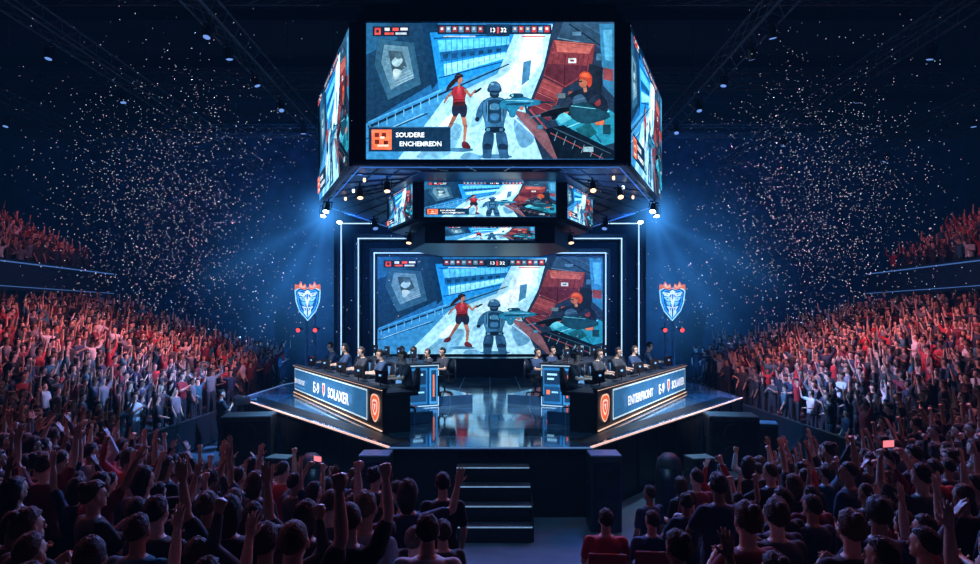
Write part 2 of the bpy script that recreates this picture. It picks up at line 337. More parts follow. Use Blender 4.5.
    p.R('#15233a',375,25,412,35); p.R('#d84b43',377,26.5,383,33.5); p.R('#15233a',378.6,28.5,381.4,31.5); p.R('#c9d2d8',387,26.5,392,29.5); p.R('#d84b43',395,26.5,401,29.5); p.R('#c9d2d8',403,26.5,410,29)
    p.R('#c5483f',387,31.2,396,33.4); p.R('#9fb4c0',398,31.2,409,33.4)
    p.R('#0f2238',440,23.5,554,33)
    for i in range(7): p.R('#4e7c9c' if i%2 else '#7b3038',442+i*6.4,25,447+i*6.4,31); p.R('#a9c0cc',443.2+i*6.4,26.2,445.6+i*6.4,28.6)
    for i in range(6): p.R('#a83840' if i%2 else '#3f6f92',515+i*6.4,25,520+i*6.4,31); p.R('#d9c5c1',516.2+i*6.4,26.2,518.6+i*6.4,28.6)
    p.R('#102d49',489,23,512,35); p.T('#ffffff','13   32',500.5,29,6,.1); p.R('#d84b43',499.6,26,501.4,32)
    p.R('#9fb4be',446,34.6,478,35.8); p.R('#b0443f',524,34.6,548,35.8)
    if banner:
        p.R('#0f2c47',371,126,453,151); p.R('#2c5b80',371,126,453,127); p.R('#ef6a45',374,129,394,149)
        for a,b in((377,132),(384,132),(377,139),(386,140)): p.R('#5c1f1c',a,b,a+4.5,b+4.5)
        p.R('#ffd9c8',382.5,136,387,138); p.R('#ffd9c8',380,144,391,146)
        p.T('#f1f7fa','SOUDERE',412.5,134.5,6.6,.16); p.T('#e3eef4','ENCHEMREDN',423,143.5,6.6,.16,.97)
    return p
G=game(); GN=game(False); print('pic items',len(G.items))
def screen_unit(parent,name,w,h,loc,rotz,m=M_pic,pic=G,frame=.08):
    mb=MB(); fr=frame
    mb.box((0,.05,0),(w+2*fr,.1,h+2*fr))
    e=obj(name,mb.mesh('screen_housing',M_black),parent,loc,(0,0,rotz),bevel=.01)
    s_=obj('screen_picture',pic.mesh('picture',w,h,m),e)
    r=MB()
    for sx in(-1,1): r.box((sx*(w/2+fr*.5),-.03,0),(fr*.6,.06,h+2*fr))
    for sz in(-1,1): r.box((0,-.03,sz*(h/2+fr*.5)),(w+2*fr,.06,fr*.6))
    obj('rim',r.mesh('rim',M_rig),e)
    return e
# ---------------- room shell
def struct(name,c,d,m):
    mb=MB(); mb.box(c,d); return obj(name,mb.mesh(name,m),kind='structure')
struct('floor',(0,16,-.1),(62,52,.2),M_conc)
struct('ceiling',(0,16,16.1),(62,52,.2),M_ceil)
struct('wall_front',(0,41.1,8),(62,.2,16),M_curtain)
struct('wall_back',(0,-9.1,8),(62,.2,16),M_wall)
struct('wall_left',(-30,16,8),(.2,50,16),M_wall)
struct('wall_right',(30,16,8),(.2,50,16),M_wall)
# ---------------- terrain
def Tz(x,y):
    a=abs(x)
    fr=1.15-(y-4)*.16+.12*max(0,a-3)
    sd=.28*(a-9.5)+.07*(y-20) if a>=9.49 else 0
    return max(0,fr,sd)
def ymax(x):
    a=abs(x); return 8.8+.5*a if a<6.5 else 12.05+.95*(a-6.5)
def terrain(name,xs,ys,test,label):
    mb=MB(); idx={}
    for i,x in enumerate(xs):
        for j,y in enumerate(ys):
            idx[i,j]=len(mb.v); mb.v.append((x,y,(Tz(x,y) if abs(abs(x)-9.5)>.01 or len(xs)<30 else Tz(9.4,y))+.004))
    for i in range(len(xs)-1):
        for j in range(len(ys)-1):
            xc=(xs[i]+xs[i+1])/2; yc=(ys[j]+ys[j+1])/2
            if test(xc,yc): mb.f.append((idx[i,j],idx[i+1,j],idx[i+1,j+1],idx[i,j+1]))
    o=obj(name,mb.mesh(name,M_stand),label=label,cat='seating stand')
    m=o.modifiers.new('thick','SOLIDIFY'); m.thickness=.12; m.offset=-1
    return o
terrain('seating_stand',[-9.5+.5*i for i in range(39)],[-6+.5*i for i in range(48)],lambda x,y:y<ymax(x)+.7 and Tz(x,y)>.0,'dark raked spectator stand with central aisle')
for sg in(-1,1):
    xs=[sg*(9.5+.5*i) for i in range(26)]
    if sg<0: xs=xs[::-1]
    terrain('seating_stand',xs,[-6+.5*i for i in range(81)],lambda x,y:True,'dark raked side stand full of standing spectators')
def Uz(x): return 6.0+(abs(x)-20.3)*.55
for sg in(-1,1):
    e=thing('upper_balcony','upper seating balcony with dark fascia and thin blue light line','balcony',(sg*20,28.7,6))
    mb=MB()
    for i in range(16):
        x=.15+i*.5; z=.5*(i*.5)
        mb.box((sg*(x+.25),0,z-.25),(.5,11.6,.5))
    obj('tier_steps',mb.mesh('tier',M_stand),e)
    mb=MB(); mb.box((0,0,.1),(.2,11.6,1.3)); obj('fascia',mb.mesh('fascia',M_rig),e)
    mb=MB(); mb.box((-sg*.12,0,.62),(.04,11.6,.05)); mb.box((-sg*.12,0,-.4),(.04,11.6,.03)); obj('light_line',mb.mesh('ll',mat('fascia_line',(.1,.2,.4),.5,emit=(.1,.3,.8),es=.35)),e)
# ---------------- stage
stage=thing('stage','raised octagonal stage with glossy blue floor and light strip edge','stage',(0,13.9,0))
poly=[(-2.15,0),(2.15,0),(8.7,8.7),(8.7,13.5),(6.8,21),(-6.8,21),(-8.7,13.5),(-8.7,8.7)]
mb=MB(); mb.prism(poly,0,1.44)
for a,b in zip(poly[:3]+[poly[7]],poly[1:4]+[poly[0]]):
    a=Vector((*a,0));b=Vector((*b,0)); n=int((b-a).length/1.2)
    nr=Vector(((b-a).y,-(b-a).x,0)).normalized()
    for i in range(n+1):
        q=a.lerp(b,i/n)+nr*.01; mb.box((q.x,q.y,.72),(.04,.04,1.4))
obj('stage_skirt',mb.mesh('skirt',M_black),stage)
mb=MB(); mb.prism([(x*1.006,y*1.002-.03) for x,y in poly],1.44,1.5); obj('stage_floor',mb.mesh('sf',M_stage),stage)
def strip_path(pts,z,w,h,m,name,parent):
    mb=MB()
    for a,b in zip(pts[:-1],pts[1:]):
        a=Vector((*a,z));b=Vector((*b,z)); d=b-a; mb.box((a+b)/2,(d.length,w,h),rot=(0,0,math.atan2(d.y,d.x)))
    return obj(name,mb.mesh(name,m),parent)
strip_path([(-8.72,8.7),(-2.15,-.06)],1.505,.06,.03,M_stripw,'edge_light_strip',stage)
strip_path([(2.15,-.06),(8.72,8.7)],1.505,.06,.03,M_stripw,'edge_light_strip',stage)
for sg in(-1,1):
    strip_path([(sg*8.2,8.75),(sg*1.95,.42)][::sg],1.502,.5,.012,mat('edge_darkening_black',(.014,.016,.022),.4),'edge_darkening_strip',stage)  # dark strip added to tone down the brightly lit stage wings
strip_path([(-2.15,-.06),(2.15,-.06)],1.49,.04,.02,mat('dim_strip',(.1,.2,.4),.5,emit=(.15,.35,.7),es=.5),'edge_light_strip',stage)
strip_path([(-6.9,20.7),(-8.6,13.5),(-8.6,9.3)],1.505,.04,.02,mat('dim_strip_back',(.1,.2,.4),.5,emit=(.2,.4,.8),es=.5),'edge_light_strip',stage)
st=thing('stage_stairs','black four-step stairs with thin lit edges leading up to stage','stairs',(.06,12.5,0))
mb=MB()
for i,(z,yf) in enumerate(((.3,12.3),(.6,12.62),(.9,12.94),(1.2,13.28))):
    y0=yf-12.5; mb.box((0,(y0+1.33)/2,z/2-.02 if i==0 else z-.17),(1.44,1.33-y0,.3 if i==0 else .3))
    tr=MB(); ns=MB(); tr.box((0,y0+.15,z-.005),(1.48,.3,.03)); ns.box((0,y0-.005,z-.005),(1.48,.02,.022))
    obj('stair_tread',tr.mesh('st',M_tread),st); obj('tread_edge_light',ns.mesh('sn',M_nose),st)
obj('stair_body',mb.mesh('sb',M_black),st)
for sx in(-1,1):
    mb=MB(); mb.box((sx*.755,.6,.35),(.03,1.5,.7)); obj('stair_side',mb.mesh('ss',M_rig),st)
# ---------------- LED back display with nested portals
led=thing('led_display','large backstage LED video display showing shooter game inside nested neon frames','video display',(0,34,1.505))
screen_unit(led,'main_screen',11.7,5.05,(0,0,3.45),0,M_pic2,GN,.1)
mb=MB(); mb.box((0,.2,.45),(11.9,.3,.9)); obj('screen_plinth',mb.mesh('sp',M_black),led)
for (xl,xr,top,yy) in ((-6.05,6.05,6.2,.15),(-6.95,6.95,7.0,.5),(-7.95,7.95,7.85,.9)):
    mb=MB(); nb=MB(); t=.35
    mb.box((xl-t/2+.1,yy+.25,top/2),(t,.5,top)); mb.box((xr+t/2-.1,yy+.25,top/2),(t,.5,top)); mb.box((0,yy+.25,top+t/2-.1),(xr-xl+2*t-.2,.5,t))
    obj('portal_frame',mb.mesh('pf',M_black),led,bevel=.02)
    nb.box((xl,yy-.03,top/2),(.045,.05,top)); nb.box((xr,yy-.03,top/2),(.045,.05,top)); nb.box((0,yy-.03,top),(xr-xl+.05,.05,.045))
    obj('neon_line',nb.mesh('nl',M_neon),led)
mb=MB(); mb.box((0,1.6,4.3),(17,.1,8.6)); obj('backing_panel',mb.mesh('bp',mat('black_cloth_backing',(.012,.02,.035),.9,nscale=2)),led)
e=thing('low_podium','low dark rounded podium with blue top before the video display','podium',(0,31.8,1.505))
pp=[(-2.3,.8),(-2.3,0)]+[(-2.3+4.6*i/12,-.5*math.sin(math.pi*i/12)) for i in range(1,12)]+[(2.3,0),(2.3,.8)]
mb=MB(); mb.prism(pp,0,.8); obj('podium_body',mb.mesh('pb',M_black),e)
mb=MB(); mb.prism([(x*1.02,y*1.02) for x,y in pp],.8,.85); obj('podium_top',mb.mesh('pt',mat('podium_top_gloss',(.02,.07,.14),.2)),e)
# ---------------- hanging scoreboard
sb=thing('hanging_scoreboard','huge hexagonal hanging video scoreboard with tiered screens and spotlights','scoreboard',(0,22,8.1))
hexo=[(-3.3,-5.7),(3.3,-5.7),(5.62,0),(4.1,5.5),(-4.1,5.5),(-5.62,0)]
def ring(mb,pa,za,pb,zb):
    n=len(pa); v=[(*p,za) for p in pa]+[(*p,zb) for p in pb]; mb.add(v,[(i,(i+1)%n,n+(i+1)%n,n+i) for i in range(n)])
hexi=[(x*.62,y*.5) for x,y in hexo]
M_under=mat('underside_lit_metal',(.06,.09,.15),.4,.4)  # rig metal in a lighter, bluer colour for the blue-lit underside
mb=MB(); ring(mb,hexo,0,hexo,3.75); mb.add([(*p,3.75) for p in hexo],[tuple(range(6))])
obj('housing',mb.mesh('hs',M_rig),sb,bevel=.03)
mb=MB(); ring(mb,hexi,.5,hexo,0); mb.add([(*p,.5) for p in hexi],[tuple(range(6))[::-1]])
obj('underside_panel',mb.mesh('up',M_under),sb)
mb=MB(); mb.prism([(x*.96,y*.96) for x,y in hexo],3.75,4.1); mb.prism([(x*.7,y*.7) for x,y in hexo],4.1,5.2)
obj('top_cap',mb.mesh('tc',M_black),sb)
mb=MB(); lb=MB()
for i in range(6):
    a=Vector((*hexo[i],.0)); b=Vector((*hexo[(i+1)%6],.0)); mb.cyl(a*1.01,b*1.01,.07,n=8); 
    c=Vector((*hexi[i],.48)); mb.cyl(a,c,.05,n=6); d=Vector((*hexi[(i+1)%6],.48)); mb.cyl(c,d,.05,n=6)
    lb.cyl(a*.985+Vector((0,0,-.07)),b*.985+Vector((0,0,-.07)),.015,n=6)
    for t in(.2,.4,.6,.8): mb.cyl(a.lerp(b,t),c.lerp(d,t),.03,n=6)
    for t in(.33,.66): mb.cyl(a.lerp(c,t),b.lerp(d,t),.03,n=6)
obj('underside_truss',mb.mesh('ut',M_under),sb)
obj('added_underside_glow',lb.mesh('ull',mat('rig_blue_line',(.1,.3,.8),emit=(.08,.3,.9),es=.5)),sb)  # glowing line added for the blue sheen on the underside
M_bulb=mat('small_lamp_bulb',(1,1,1),emit=(.7,.85,1),es=3)
for i in (1,5):
    a=Vector((*hexo[i],.0)); b=Vector((*hexo[(i+1)%6],.0))
    for t in(.2,.45,.75):
        q=a.lerp(b,t)*.9; q.z=.04; mb=MB(); mb.cyl(q,(q.x,q.y,q.z-.08),.035,.04,10); mb.sph((q.x,q.y,q.z-.08),.028,8,6); obj('small_lamp',mb.mesh('slp',M_bulb if t==.45 else M_lensw),sb)
screen_unit(sb,'screen_panel',6.13,3.38,(0,-5.82,1.77),0,M_pic,G,.08)
for sg in(-1,1):
    mid=(sg*(3.3+5.62)/2,-5.7/2); a=math.atan2(5.7*sg,2.32)
    nx,ny=math.sin(a),-math.cos(a)
    screen_unit(sb,'screen_panel',5.75,3.45,(mid[0]+nx*.13,mid[1]+ny*.13,1.76),a,M_pic,G,.08)
h2=[(-2.28,-1.1),(2.28,-1.1),(3.55,1.5),(2.4,4),(-2.4,4),(-3.55,1.5)]
mb=MB(); mb.prism(h2,-.75,.55); obj('lower_housing',mb.mesh('lh',M_rig),sb,bevel=.02)
screen_unit(sb,'lower_screen_panel',4.18,1.12,(0,-1.22,-.06),0,M_pic,G,.04)
for sg in(-1,1):
    a=math.atan2(2.6*sg,1.27); nx,ny=math.sin(a),-math.cos(a)
    screen_unit(sb,'lower_screen_panel',2.7,1.12,(sg*2.915+nx*.12,.2+ny*.12,-.07),a,M_pic,G,.04)
h3=[(-2.1,-.9),(2.1,-.9),(2.9,1.5),(1.9,3.4),(-1.9,3.4),(-2.9,1.5)]
mb=MB(); mb.prism([(x*1.0,y) for x,y in h3],-1.42,-.85); mb.prism([(x*.8,y*.8+.1) for x,y in h3],-.85,-.75)
obj('bottom_housing',mb.mesh('bh',M_rig),sb,bevel=.02)
screen_unit(sb,'bottom_screen_panel',2.87,.42,(0,-1.02,-1.12),0,M_pic,GN,.04)
for x in(-2.5,2.5):
    for y in(-2.5,3):
        mb=MB(); mb.cyl((x,y,5.1),(x,y,7.85),.04,n=6); obj('suspension_cable',mb.mesh('cb',M_metal),sb)
def fixture_kit(lens,s=1):
    b=MB(); b.cyl((0,0,-.16*s),(0,0,.16*s),.12*s,.1*s,12); b.cyl((0,0,.16*s),(0,0,.22*s),.1*s,.05*s,12)
    y=MB(); y.box((-.15*s,0,.1*s),(.02*s,.05*s,.3*s)); y.box((.15*s,0,.1*s),(.02*s,.05*s,.3*s)); y.box((0,0,.26*s),(.32*s,.05*s,.03*s)); y.cyl((0,0,.26*s),(0,0,.4*s),.025*s,n=8)
    l=MB(); l.cyl((0,0,-.17*s),(0,0,-.155*s),.095*s,.1*s,12)
    return [('lamp_housing',b.mesh('fh',M_black),0,None),('yoke',y.mesh('fy',M_rig),0,None),('lens',l.mesh('fl',lens),0,None)]
KF=fixture_kit(M_lens,.9); KW=fixture_kit(M_lensw,.85); KR=fixture_kit(M_lensr,1.0); KD=fixture_kit(mat('dim_blue_lens',(.1,.12,.2),.2,emit=(.2,.4,1),es=.8))
def spot(loc,tgt,col,power,ang=60,rad=.08,blend=.6):
    l=bpy.data.lights.new('spot','SPOT'); l.color=col; l.energy=power; l.spot_size=math.radians(ang); l.spot_blend=blend; l.shadow_soft_size=rad
    o=bpy.data.objects.new('spot_lamp',l); link(o); o.location=loc
    o.rotation_euler=(Vector(tgt)-Vector(loc)).to_track_quat('-Z','Y').to_euler(); return o
FX='spotlights on the lighting rig'
for sg in(-1,1):
    for (x,y,z,kit,lb) in ((5.4,21.2,7.7,KF,'black spotlight with bright white lens hanging under scoreboard rim'),(5.1,20.4,7.7,KF,'black spotlight with bright white lens hanging under scoreboard rim'),(5.2,22.6,7.7,KF,'black spotlight with bright white lens hanging under scoreboard rim'),
        (3.7,18.6,7.8,KW,'small spotlight with warm orange lens under scoreboard'),(2.9,18.4,7.95,KW,'small spotlight with warm orange lens under scoreboard'),(2.6,21,6.8,KW,'small spotlight with warm orange lens under scoreboard'),(4.3,24.4,7.75,KD,'black spotlight with faint blue lens under scoreboard')):
        place(kit,'spotlight',lb,'spotlight',(sg*x,y,z),group=FX,rot=(-random.uniform(.3,.6),sg*random.uniform(-.1,.3),0))
# glowing volumes imitate lit haze: emission thinning along the beam and toward its edge
def haze(name,k,mode,R=1,col=(.06,.36,1)):
    m=bpy.data.materials.new(name); m.use_nodes=True; nt=m.node_tree; N=nt.nodes; L=nt.links; N.remove(N['Principled BSDF'])
    def mt(op,a,b=None,cl=False):
        n=N.new('ShaderNodeMath'); n.operation=op; n.use_clamp=cl
        for i,v in enumerate((a,b)):
            if v is None: continue
            if isinstance(v,(int,float)): n.inputs[i].default_value=v
            else: L.new(v,n.inputs[i])
        return n.outputs[0]
    tc=N.new('ShaderNodeTexCoord'); e=N.new('ShaderNodeEmission'); e.inputs[0].default_value=(*col,1)
    if mode=='cone':
        sp=N.new('ShaderNodeSeparateXYZ'); L.new(tc.outputs['Object'],sp.inputs[0])
        r=mt('SQRT',mt('ADD',mt('MULTIPLY',sp.outputs[0],sp.outputs[0]),mt('MULTIPLY',sp.outputs[1],sp.outputs[1])))
        z=mt('MULTIPLY',sp.outputs[2],-1); q=mt('SUBTRACT',1,mt('DIVIDE',r,mt('ADD',mt('MULTIPLY',z,R),.05)),True)
        f=mt('DIVIDE',mt('MULTIPLY',q,q),mt('ADD',z,.6)); fade=mt('SUBTRACT',1,mt('DIVIDE',z,6.0),True)
        s=mt('MULTIPLY',mt('MULTIPLY',f,fade),k)
    else:
        ln=N.new('ShaderNodeVectorMath'); ln.operation='LENGTH'; L.new(tc.outputs['Object'],ln.inputs[0])
        q=mt('SUBTRACT',1,ln.outputs['Value'],True); s=mt('MULTIPLY',mt('POWER',q,mode),k)
    L.new(s,e.inputs[1]); L.new(e.outputs[0],N['Material Output'].inputs['Volume']); return m
MHc=haze('haze_beam',.95,'cone',.2); MHg=haze('haze_glow',1.2,2.8); MHb=haze('haze_cloud',.1,1.5)
for sg in(-1,1):
    src=Vector((sg*5.35,21.3,7.6))
    for tg in (Vector((sg*10.0,24,1.5)),Vector((sg*7.6,25,1.0)),Vector((sg*13,23,3.9))):
        mb=MB(); mb.cyl((0,0,-.02),(0,0,-6.0),.05,1.25,24)
        o=obj('light_beam',mb.mesh('beam',MHc),loc=src,label='hazy blue light beam from scoreboard spotlight',cat='light beam',kind='stuff',group='hazy light beams')
        o.rotation_euler=(tg-src).to_track_quat('-Z','Y').to_euler()
    mb=MB(); mb.sph((0,0,0),1,24,16)
    o=obj('light_glow',mb.mesh('glow',MHg),loc=src,label='bright blue haze glow around scoreboard spotlights',cat='light beam',kind='stuff',group='hazy light beams'); o.scale=(1.4,1.4,1.4)
    mb=MB(); mb.sph((0,0,0),1,24,16)
    o=obj('blue_haze_glow',mb.mesh('cloud',MHb),loc=(sg*10.2,38.2,7.0),label='soft self-glowing blue haze volume before rear drape',cat='haze',kind='stuff',group='stage haze'); o.scale=(8,2.5,6.95)
# ---------------- trusses
M_truss=mat('truss_aluminium',(.10,.11,.14),.4,.3,nscale=4)
def truss(a,b,s=.45,name='lighting_truss',label='long black aluminium lighting truss hung from roof',hang=False):
    a=Vector(a);b=Vector(b); d=(b-a); L=d.length; d.normalize(); up=Vector((0,0,1)) if abs(d.z)<.9 else Vector((1,0,0)); sd=d.cross(up).normalized(); up=sd.cross(d)
    mb=MB(); cor=[(-1,-1),(1,-1),(1,1),(-1,1)]
    P=lambda c,t:a+d*t+sd*(c[0]*s/2)+up*(c[1]*s/2)
    for c in cor: mb.cyl(P(c,0),P(c,L),.035,n=6)
    n=max(1,int(L/(s*1.6)))
    for i in range(n):
        t0=L*i/n; t1=L*(i+1)/n
        for k in range(4):
            mb.cyl(P(cor[k],t0),P(cor[(k+1)%4],t1),.018,n=4)
    if hang:
        for t in(.1,.37,.63,.9):
            q=a+d*L*t; mb.cyl(q,(q.x,q.y,15.97),.02,n=5)
    me=mb.mesh('truss',M_truss); me.transform(Matrix.Translation(-a))
    o=obj(name,me,loc=a,label=label,cat='truss',group='lighting trusses'); return o
for x,z in((-8,13),(8,13),(-13.5,13.2),(13.5,13.2),(-20,13.3),(20,13.3)): truss((x,5,z),(x,38,z),.55,hang=True)
for y,z in((12.5,13.75),(19,13.75),(26,13.75),(33,13.75)): truss((-24,y,z),(24,y,z),.5,hang=True)
for sg in(-1,1):
    for (x,y) in((8,18.5),(8,20),(8,22.3),(8,25),(8,28),(13.5,20),(13.5,24),(13.5,30),(20,27),(20,33)):
        place(KD,'spotlight','black moving spotlight clamped under the roof truss','spotlight',(sg*x,y,12.35),group=FX,rot=(random.uniform(-.4,.4),random.uniform(-.4,.4),0))
for i in range(9):
    mb=MB(); mb.box((0,0,0),(59.6,.25,.4)); obj('roof_beam',mb.mesh('beam',M_ceil),loc=(0,1.9+i*4.6,15.77),label='dark steel roof beam spanning the hall',cat='beam',group='roof beams')
# ---------------- shields on towers
def shield_pic():
    p=Pic(-50,-75,50,75); p.grad=.12
    sh=[(-46,-34),(-30,-44),(-12,-38),(0,-44),(12,-38),(30,-44),(46,-34),(42,6),(30,38),(0,72),(-30,38),(-42,6)]
    p.P('#a5e6f8',sh); p.P('#0e3e6c',[(x*.9,y*.93) for x,y in sh]); p.P('#2f9fd6',[(x*.82,y*.86+1) for x,y in sh]); p.P('#11578e',[(x*.72,y*.78+1.5) for x,y in sh])
    for s in(-1,1):
        p.P('#f0764a',[(s*2,-40),(s*8,-58),(s*18,-50),(s*24,-66),(s*32,-52),(s*44,-56),(s*46,-36),(s*30,-42),(s*12,-36)])
        p.P('#ffb08c',[(s*6,-46),(s*9,-54),(s*17,-46),(s*24,-60),(s*30,-47),(s*18,-42)])
        p.P('#dff6fd',[(s*5,-24),(s*34,-28),(s*28,-16),(s*12,-12)]); p.P('#9fdcf3',[(s*6,-10),(s*30,-12),(s*22,0),(s*10,4)]); p.P('#6cc3e8',[(s*6,6),(s*24,4),(s*17,16),(s*8,20)])
        p.P('#11578e',[(s*14,-22),(s*28,-24),(s*16,-18)]); p.P('#11578e',[(s*14,-7),(s*24,-9),(s*16,-3)])
        p.P('#dff6fd',[(s*3,24),(s*20,20),(s*11,34),(s*13,42),(s*2,58)]); p.P('#11578e',[(s*5,28),(s*12,26),(s*6,38)])
    p.P('#ffffff',[(0,-36),(9,-28),(4,-20),(8,-4),(3,16),(0,30),(-3,16),(-8,-4),(-4,-20),(-9,-28)]); p.P('#1b7db8',[(0,-26),(4,-16),(0,6),(-4,-16)])
    return p
SH=shield_pic()
for sg in(-1,1):
    x=sg*9.25; y=33.2
    e=thing('shield_sign','glowing pale cyan faceted shield emblem sign with orange crest','sign',(x,y,4.1))
    obj('emblem_face',SH.mesh('em',1.45,2.2,mat('emblem_glow',mode='attr',emit='src',es=.9,nscale=5),eps=.003,clip=False),e,loc=(0,-.06,1.1))
    mb=MB(); sh=[(-.62,1.6),(0,1.6),(.62,1.6),(.58,1.0),(.42,.58),(0,.08),(-.42,.58),(-.58,1.0)]
    n=len(sh); mb.add([(a,0,b) for a,b in sh]+[(a,.1,b) for a,b in sh],[tuple(range(n)),tuple(range(n,2*n))[::-1]]+[(i,n+i,n+(i+1)%n,(i+1)%n) for i in range(n)])
    obj('sign_backing',mb.mesh('sbk',M_black),e)
    truss((x,y+.45,0),(x,y+.45,5.5),.4,'truss_tower','black vertical truss tower holding shield sign')
    for dx in(-.42,.44): place(KR,'spotlight','small spotlight with glowing red lens beneath shield sign','spotlight',(x+dx,y-.15,3.72),group='red spotlights',rot=(-1.35,0,0))
# ---------------- kits
def monitor_kit():
    b=MB(); b.box((0,.02,.36),(.62,.035,.37)); b.box((0,.05,.34),(.3,.04,.2))
    s=MB(); s.box((0,-.0,.36),(.59,.006,.34))
    stn=MB(); stn.cyl((0,.06,.01),(0,.06,.3),.02,n=8); stn.box((0,.06,.3),(.1,.05,.1)); ba=MB(); ba.box((0,.05,.01),(.26,.2,.02))
    l=MB(); l.box((0,.072,.4),(.12,.004,.05))
    return [('monitor_housing',b.mesh('mh',M_black),.006,None),('screen',s.mesh('ms',M_scr),0,None),('stand',stn.mesh('mst',M_rig),0,None),('base',ba.mesh('mba',M_rig),.004,None),('back_light',l.mesh('mbl',mat('monitor_back_led',(.1,.3,.6),emit=(.2,.5,1),es=1.2)),0,None)]
KM=monitor_kit()
def chair_kit():
    s=MB(); s.box((0,0,.46),(.5,.5,.1)); s.box((-.24,0,.5),(.07,.46,.1)); s.box((.24,0,.5),(.07,.46,.1))
    b=MB(); b.loft([(0,-.27,.5,.22,.05),(0,-.28,.75,.25,.05),(0,-.31,1.0,.22,.05),(0,-.33,1.08,.13,.045),(0,-.34,1.14,.1,.04)],12)
    out=[]
    for sx in(-1,1): a=MB(); a.box((sx*.3,0,.68),(.07,.28,.03)); a.cyl((sx*.3,0,.45),(sx*.3,0,.68),.02,n=8); out.append(('armrest',a.mesh('ca',M_black),0,None))
    p=MB(); p.cyl((0,0,.1),(0,0,.42),.03,n=8)
    for i in range(5):
        t=2*math.pi*i/5; p.cyl((0,0,.1),(.28*math.cos(t),.28*math.sin(t),.07),.025,.018,6); p.sph((.28*math.cos(t),.28*math.sin(t),.03),.03,8,5)
    return [('seat',s.mesh('cs',M_black),.02,None),('backrest',b.mesh('cbk',M_rig,True),0,None),('base',p.mesh('cp',M_metal),0,None)]+out
KC=chair_kit()
def fold_chair_kit():
    s=MB(); s.box((0,0,.45),(.44,.42,.05)); b=MB(); b.box((0,-.22,.78),(.44,.04,.36),rot=(.12,0,0)); out=[]
    for sx in(-1,1):
        l=MB(); l.cyl((sx*.2,-.2,.9),(sx*.2,.2,.0),.014,n=6); out.append(('leg',l.mesh('fle',M_metal),0,None)); l=MB(); l.cyl((sx*.2,.18,.45),(sx*.2,-.24,0),.014,n=6); out.append(('leg',l.mesh('fle',M_metal),0,None))
    return [('seat',s.mesh('fs',M_red),.015,None),('backrest',b.mesh('fb',M_red),.015,None)]+out
KFC=fold_chair_kit()
def emblem_pic():
    p=Pic(-10,-10,10,10)
    rr=chaikin([(-9,-9),(9,-9),(9,4),(0,11),(-9,4)],2)
    p.P('#ffc9b0',rr); p.P('#f0683a',[(x*.88,y*.88) for x,y in rr]); p.P('#ffe6d8',chaikin([(-5,-5.5),(5,-5.5),(5,1),(0,6),(-5,1)],1)); p.P('#e0532c',chaikin([(-3.6,-4.2),(3.6,-4.2),(3.6,.6),(0,4.4),(-3.6,.6)],1)); p.P('#ffe6d8',[(-2,-2.6),(2,-2.6),(0,2)])
    return p
EM=emblem_pic()
def banner_pic(L,h,left):
    p=Pic(0,0,L*100,h*100); W_=L*100; H_=h*100; p.grad=0
    p.R('#cfe8f4',0,0,W_,H_); p.R('#2a6594',4,4,W_-4,H_-4,det=50,size=16,amp=.2)
    if left:
        p.R('#e9f5fb',40,32,54,50); p.T('#e9f5fb','ENTERSPORT',125,42,22,.5); p.P('#5f9cc4',[(40,58),(200,58),(200,61),(40,61)])
        p.T('#ffffff','E-9',350,42,46,1.0,1.3); p.P('#ffffff',[(430,18),(458,18),(458,46),(444,60),(430,46)]); p.P('#e8643c',[(434,22),(454,22),(454,44),(444,55),(434,44)]); p.T('#ffffff','SOLAXER',600,42,42,1.0,1.2)
    else:
        p.T('#ffffff','ENTERFRONT',230,42,34,.8,1.2); p.T('#ffffff','E-9',460,42,42,1.0,1.3); p.P('#ffffff',[(535,18),(563,18),(563,46),(549,60),(535,46)]); p.P('#e8643c',[(539,22),(559,22),(559,44),(549,55),(539,44)]); p.T('#ffffff','SOLAXER',685,42,36,1.0,1.2)
    return p
M_ban=mat('banner_glow',mode='attr',emit='src',es=.95,nscale=3,namt=.12)
pts_players=[]
RH=.3; NP=5
